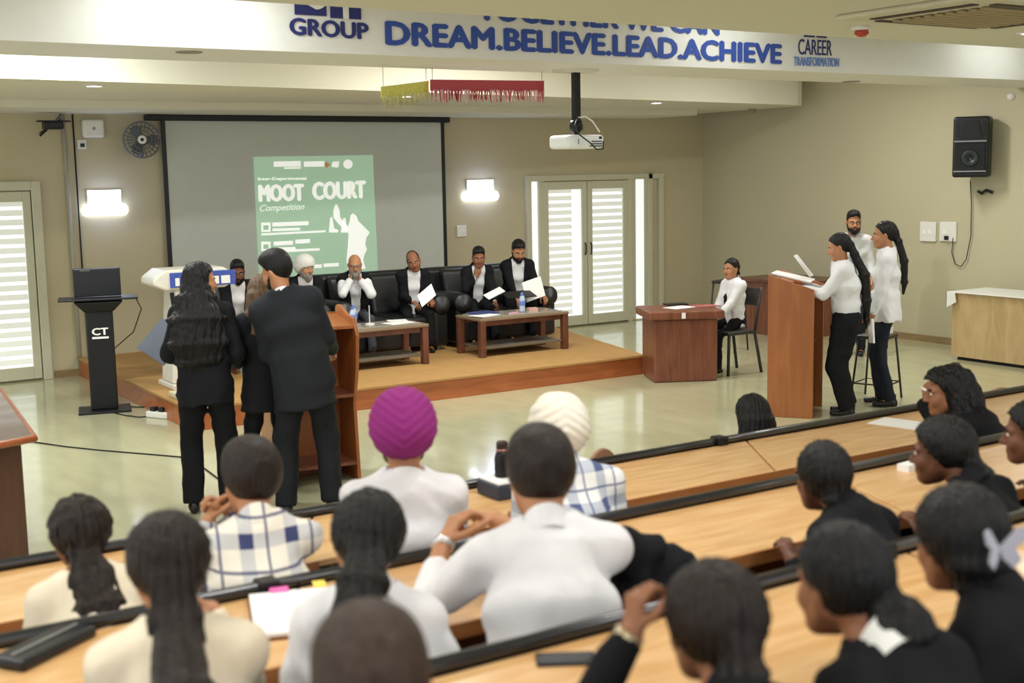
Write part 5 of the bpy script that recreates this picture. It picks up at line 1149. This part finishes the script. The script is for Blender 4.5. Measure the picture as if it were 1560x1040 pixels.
judge('balding judge in black coat with tilted head holding folded papers', 630, 389, skin='brown', hair='balding', top=WHITE, jacket=COAT, look=(12, 12, 14), beard=None, hands={'R': dict(p=(.04, .30, .56)), 'L': dict(p=(-.16, .32, .58), curl=.7)})
judge('judge in black coat covering his mouth with one hand', 729, 383, skin='brown', hair='short', top=WHITE, jacket=COAT, look=(8, 12, 0), hands={'R': dict(p=(.05, .21, .80), n=(-.3, -1, 0), d=(-.5, .1, .8), hint=(.7, .1, -1), curl=.6), 'L': dict(p=(-.14, .34, .50))})
judge('young judge with full black beard reading papers beside the double doors', 789, 366, hd=202, S=1.02, skin='tan', hair='full', beard='full', top=WHITE, jacket=COAT, look=(-6, 24, 0), hands={'R': dict(p=(.05, .38, .50), curl=.6), 'L': dict(p=(-.26, .36, .54), curl=.6)})

# ---- audience
def seat(label, px, py, row, hd=8, **k):
    Y = (5.3, 4.04, 2.90, 1.78)[row]; zf = (0, 0, .12, .24)[row]
    if 'Y' in k: Y = k.pop('Y')
    f_ = onY(px, py, Y); k.setdefault('S', .97); k.setdefault('near', True); k.setdefault('legs', TNAVY)
    dz = .75+.03
    k.setdefault('hands', {'R': dict(p=(.14, .36, dz), n=(0, 0, -1)), 'L': dict(p=(-.14, .38, dz), n=(0, 0, -1))})
    return person(label, (f_[0], Y, zf), hd, sit=k.pop('sitz', .45), fit=tuple(f_), feet={'R': (.13, .24, .085), 'L': (-.13, .22, .085)}, **k)
W3 = lambda p, **k: dict(p=tuple(p), w=True, **k)
pl1 = plaid('plaid_navy', 'e9e3d6', 'b9bcc0', '2c3566', .155); pl2 = plaid('plaid_pale', 'e8ebea', 'aab3c4', '4d5a86', .14)
seat('woman in cream top with a low curly ponytail in the first row', 118, 751, 1, 6, S=.92, fem=True, skin='brown', hair='tail', hcol='darkbrown', top=CREAM, look=(4, 4, 0), extra=('wavy',), collar=False,
     tail=[(0, -.10, -.03, .040), (.02, -.16, -.10, .060), (.03, -.23, -.18, .068), (.03, -.29, -.25, .062), (.03, -.33, -.32, .03)])
a3 = seat('man in navy checked shirt with clasped hands in the first row', 380, 668, 1, 14, girth=1.02, skin='tan', hair='full', hcol='darkbrown', top=dict(m=pl1), look=(-14, 4, 0), hands={'R': W3(onY(352, 786, 4.22), n=(-1, 0, 0), d=(-.5, .2, .8), curl=.9), 'L': W3(onY(318, 792, 4.20), n=(1, 0, 0), d=(.5, .2, .8), curl=.9)})
seat('man in white shirt wearing a purple turban', 612, 592, 1, 26, S=1.0, girth=1.05, skin='tan', hair='turban', turban=dict(nm='turban_purple', c='8a2c74', v=1), beard='full', top=WHITE, look=(0, 0, 0))
seat('man in pale checked shirt wearing a cream white turban', 848, 599, 1, 12, S=.97, skin='tan', hair='turban', turban=dict(nm='turban_cream', c='e0dccd', v=-1), beard='full', top=dict(m=pl2), look=(10, 0, 4))
a11 = seat('woman with loose curly black hair and hair clip, hand at her face', 1445, 556, 1, -14, S=.93, fem=True, skin='brown', hair='curly', hcol='soft_black', top=BLACKTOP, look=(-30, 4, 0), tail=[(0, -.08, .0, .095), (.01, -.10, -.12, .13), (.01, -.10, -.24, .12), (.01, -.10, -.30, .07)],
     hands={'L': W3(onY(1412, 612, 4.22), n=(.8, 0, .2), d=(.1, .1, 1), curl=.5), 'R': dict(p=(.14, .38, .78))})
seat('woman with brown-black hair sitting low before the first desk rail', 1146, 598, 0, 20, Y=5.22, S=.92, sitz=.14, fem=True, skin='brown', hair='long', hcol='soft_black', top=BLACKTOP, lean_r=(0, 30), look=(0, 0, 0), tail=[(0, -.08, .0, .09), (.0, -.09, -.12, .105), (0, -.09, -.26, .10)], hands={'R': dict(p=(.14, .30, .3)), 'L': dict(p=(-.14, .30, .3))})
a2 = seat('woman in white top with long straight ponytail, chin on her hand', 252, 776, 2, 14, S=.98, fem=True, girth=1.08, drape=True, skin='tan', hair='tail', hcol='darkbrown', top=CREAM, look=(0, 6, 0), tail=[(0, -.10, .01, .045), (0, -.135, -.08, .050), (.0, -.20, -.24, .056), (-.005, -.27, -.42, .054), (-.01, -.31, -.64, .034)],
     hands={'R': W3(onY(322, 930, 3.06), n=(-1, 0, 0), d=(-.6, .0, .5), curl=.8), 'L': dict(p=(-.14, .36, .78))})
a5 = seat('woman in white shirt with black ponytail falling aside, beside the notebook', 556, 742, 2, 24, S=.95, drape=True, fem=True, skin='tan', hair='tail', hcol='black', top=WHITE, look=(0, 0, 8), tail=[(0, -.10, .02, .042), (-.02, -.14, -.08, .050), (-.06, -.21, -.24, .060), (-.12, -.27, -.42, .058), (-.17, -.30, -.64, .038)])
a7 = seat('man in white shirt with a wristwatch and hands together in the second row', 822, 649, 2, 26, Y=3.0, S=1.04, girth=1.06, skin='tan', hair='short', hcol='darkbrown', top=WHITE, look=(-6, 4, 0), loose=.006, sleeve=.82,
     hands={'L': W3(onY(676, 826, 3.32), n=(.6, 0, -.5), d=(.5, .1, .6), curl=.6, hint=(-.8, .3, -.9)), 'R': W3(onY(752, 790, 3.34), n=(-.6, 0, -.6), d=(-.7, .2, .2), curl=.8, hint=(.3, 0, -1))})
seat('woman with tied-back dark hair and black top in the second row', 1255, 668, 2, 2, S=.90, fem=True, skin='dark', hair='tight', hcol='soft_black', top=BLACKTOP, look=(18, 2, 0), tail=[(0, -.09, -.02, .028), (0, -.105, -.05, .030), (0, -.10, -.08, .018)])
seat('woman in black with a low black ponytail in the second row by the pen case', 1436, 632, 2, -8, S=.92, fem=True, skin='dark', hair='tail', hcol='soft_black', top=BLACKTOP, look=(-14, 4, 0), tail=[(0, -.10, -.02, .04), (.02, -.14, -.08, .055), (.03, -.15, -.17, .06), (.03, -.15, -.26, .035)])
seat('woman in white sleeves with black hair at the end of the second row', 1574, 606, 2, -6, S=.92, fem=True, skin='dark', hair='tight', hcol='soft_black', top=WHITE, look=(-24, 4, 0), tail=[(0, -.10, 0, .03), (0, -.13, -.04, .04), (0, -.13, -.09, .02)], hands={'L': dict(p=(-.22, .36, .79)), 'R': dict(p=(.1, .36, .79))})
seat('person with dark brown hair seated low in the third row', 560, 930, 3, 22, S=.95, skin='brown', hair='full', hcol='brown', top=BLACKTOP, look=(0, 4, 0))
a15 = seat('woman in black with raised hand and wristwatch in the third row', 1088, 850, 3, 20, S=.93, fem=True, skin='brown', hair='tail', hcol='darkbrown', top=BLACKTOP, look=(-4, 4, 0), tail=[(0, -.10, .0, .03), (0, -.125, -.05, .038), (0, -.13, -.12, .040), (0, -.13, -.2, .02)],
     hands={'L': W3(onY(962, 962, 1.90), n=(.9, 0, .2), d=(.25, .1, 1), curl=.9, hint=(-.6, .2, -.8)), 'R': dict(p=(.14, .36, .78))})
a14 = seat('woman in black jacket with white collar and low hair bun', 1285, 790, 3, 0, S=.95, fem=True, girth=1.05, skin='brown', hair='tight', hcol='soft_black', top=BLACKTOP, look=(6, 4, 0), collar=True, collar_m=m_white, tail=[(.02, -.10, -.03, .045), (.05, -.13, -.05, .058), (.05, -.14, -.07, .055), (.05, -.135, -.09, .04)])
a13 = seat('woman in black with a grey butterfly clip in her hair', 1464, 735, 3, -4, S=.95, fem=True, girth=1.05, skin='brown', hair='tail', hcol='soft_black', top=BLACKTOP, look=(22, 6, 0), tail=[(0, -.06, .03, .050), (.0, -.085, -.02, .056), (.0, -.08, -.07, .045), (.01, -.085, -.11, .028)])

# ---- small things that belong to people
def child_of(pd, name, mb, m_, **k): return mb.build(name, m_, pd['t'], **k)
def band(pd, side, col, rad=.034, width=.022):
    w_, e_ = pd['wr'][side], pd['el'][side]; d_ = nz(w_-e_); c_ = w_-d_*.012
    o = child_of(pd, 'wristwatch', MB().tube([c_-d_*width/2, c_+d_*width/2], rad*pd['S'], 18), mat('watch_'+col, col, rough=.3, metal=.5), smooth=True)
band(a7, 'L', 'cfcfcf'); band(a15, 'L', 'b9a98a')
# butterfly hair clip
def clip(pd, c, s_, col, name='hair_clip', off=0.0):
    m_ = mat('clip_'+col, col, rough=.4); P = pd['P']
    q_ = ((pd['HV']-pd['hc']) @ pd['M'])/pd['hs']; near_ = q_[(np.abs(q_[:, 0]-c[0]) < .03) & (np.abs(q_[:, 2]-c[2]) < .03)]; c = (c[0], near_[:, 1].min()-.008+off, c[2])
    for sx in (-1, 1):
        pts = [(0, 0), (.028*sx, .034), (.040*sx, .030), (.036*sx, .010), (.022*sx, .0), (.030*sx, -.020), (.018*sx, -.034), (.004*sx, -.018)]
        q = [P(c[0]+x*s_, c[1]-abs(x)*.5*s_, c[2]+z*s_) for x, z in pts]
        child_of(pd, name, MB().prism(q, (P(0, -.006, 0)-P(0, 0, 0))), m_)
clip(a13, (.0, -.205, .02), 1.35, 'a9a7b2'); clip(a11, (.05, -.15, .06), .5, 'd0d4e6', off=.03)
child_of(a11, 'spectacles_in_hair', MB().tube([a11['P'](-.06, .11, .03), a11['P'](-.02, .125, .035), a11['P'](.02, .125, .035)], .006, 6), m_white, smooth=True)
# papers held at the lecterns
def held_sheet(c, ux, uy, label, th=.004, m_=None, name='paper_sheet', cat='paper'):
    c = np.array(c, float); ux = np.array(ux, float); uy = np.array(uy, float); n_ = nz(np.cross(ux, uy))*th
    o = MB().prism([c-ux-uy, c+ux-uy, c+ux+uy, c-ux+uy], n_).build(name, m_ or m_paper); return tag(o, label, cat)
w_ = lw['world'](lw['wr']['L']); held_sheet(w_+np.array([-.06, .06, .02]), (.10, .03, .09), (-.05, .12, .05), 'dark clipboard held in the left hand of the long-haired woman', .008, mat('clipboard_grey', '4c5360'), 'clipboard', 'clipboard')
w_ = mw['world'](mw['wr']['L']); held_sheet(w_+np.array([-.02, .05, .05]), (.12, .0, .02), (0, .10, .10), 'open white file held by the woman with brown hair', .008, m_paper, 'paper_file', 'file')
w_ = lw['world'](lw['wr']['R'])
g = Field(w_-.12, w_+.12, .006); g.ell(w_+np.array([.03, -.03, -.02]), (.035, .03, .055)); g.ell(w_+np.array([.02, -.04, .03]), (.03, .028, .04)); g.noise(.006, 50, 4); V, Q = g.mesh(); tag(quick_mesh('crumpled_handkerchief', V, Q, [m_paper], None), 'crumpled white handkerchief in the right hand of the long-haired woman', 'handkerchief')
c0 = np.array([c_[0], c_[1], 1.225]); f3 = np.array([-.58, .81, .22]); s3 = np.array([.81, .58, 0])
held_sheet(c0+s3*-.08+f3*.02, s3*.15, f3*.17, 'white papers lying on the lectern of the two women', .012)
held_sheet(c0+s3*.0+np.array([.05, -.03, .10]), s3*.10, nz((-.30, .40, .65))*.12, 'white page held upright above the lectern', .003)
w_ = rw2['world'](rw2['wr']['L']); held_sheet(w_+np.array([-.02, 0, -.14]), (.004, .03, 0), (0, .01, .11), 'rolled white paper held down by the ponytailed woman', .02)
# papers on laps of the judges
def lap(px, py, Y, ux, uy, label, **k): held_sheet(onY(px, py, Y), ux, uy, label, **k)
lap(812, 441, 12.10, (.13, 0, .03), (0, .05, .11), 'white papers held up by the young bearded judge', th=.02); lap(790, 449, 12.02, (.20, 0, .0), (0, .08, .03), 'black folder under the papers of the young judge', th=.01, m_=m_dark, name='folder', cat='folder')
lap(650, 450, 12.08, (.09, 0, .06), (0, .05, .06), 'folded papers held by the balding judge', th=.006); lap(753, 447, 12.05, (.11, 0, .04), (0, .06, .02), 'thin notebook on the lap of the judge covering his mouth', th=.008)
# black coat left on the bench beside the man in white
g = Field((2.2, 2.5, .5), (3.3, 3.3, 1.2), .014)
cc = onY(1000, 850, 2.92); 
for a_, b_, r_ in (((-.14, 0, .03), (.10, 0, -.06), .07), ((.02, .05, -.05), (.16, .0, -.14), .07), ((-.14, -.03, -.1), (.12, -.03, -.16), .08), ((-.08, 0, -.26), (.08, 0, -.26), .10)): g.ecap(cc+np.array(a_), cc+np.array(b_), (0, 1, 0), (r_, r_*1.1), (r_*.8, r_), .05)
g.noise(.022, 17, 8); V, Q = g.mesh(); V[:, 2] = np.maximum(V[:, 2], .572); tag(quick_mesh('folded_coat', V, Q, [cloth('black_coat', '15161a')], None), 'black coat heaped on the bench beside the man in white shirt', 'coat')
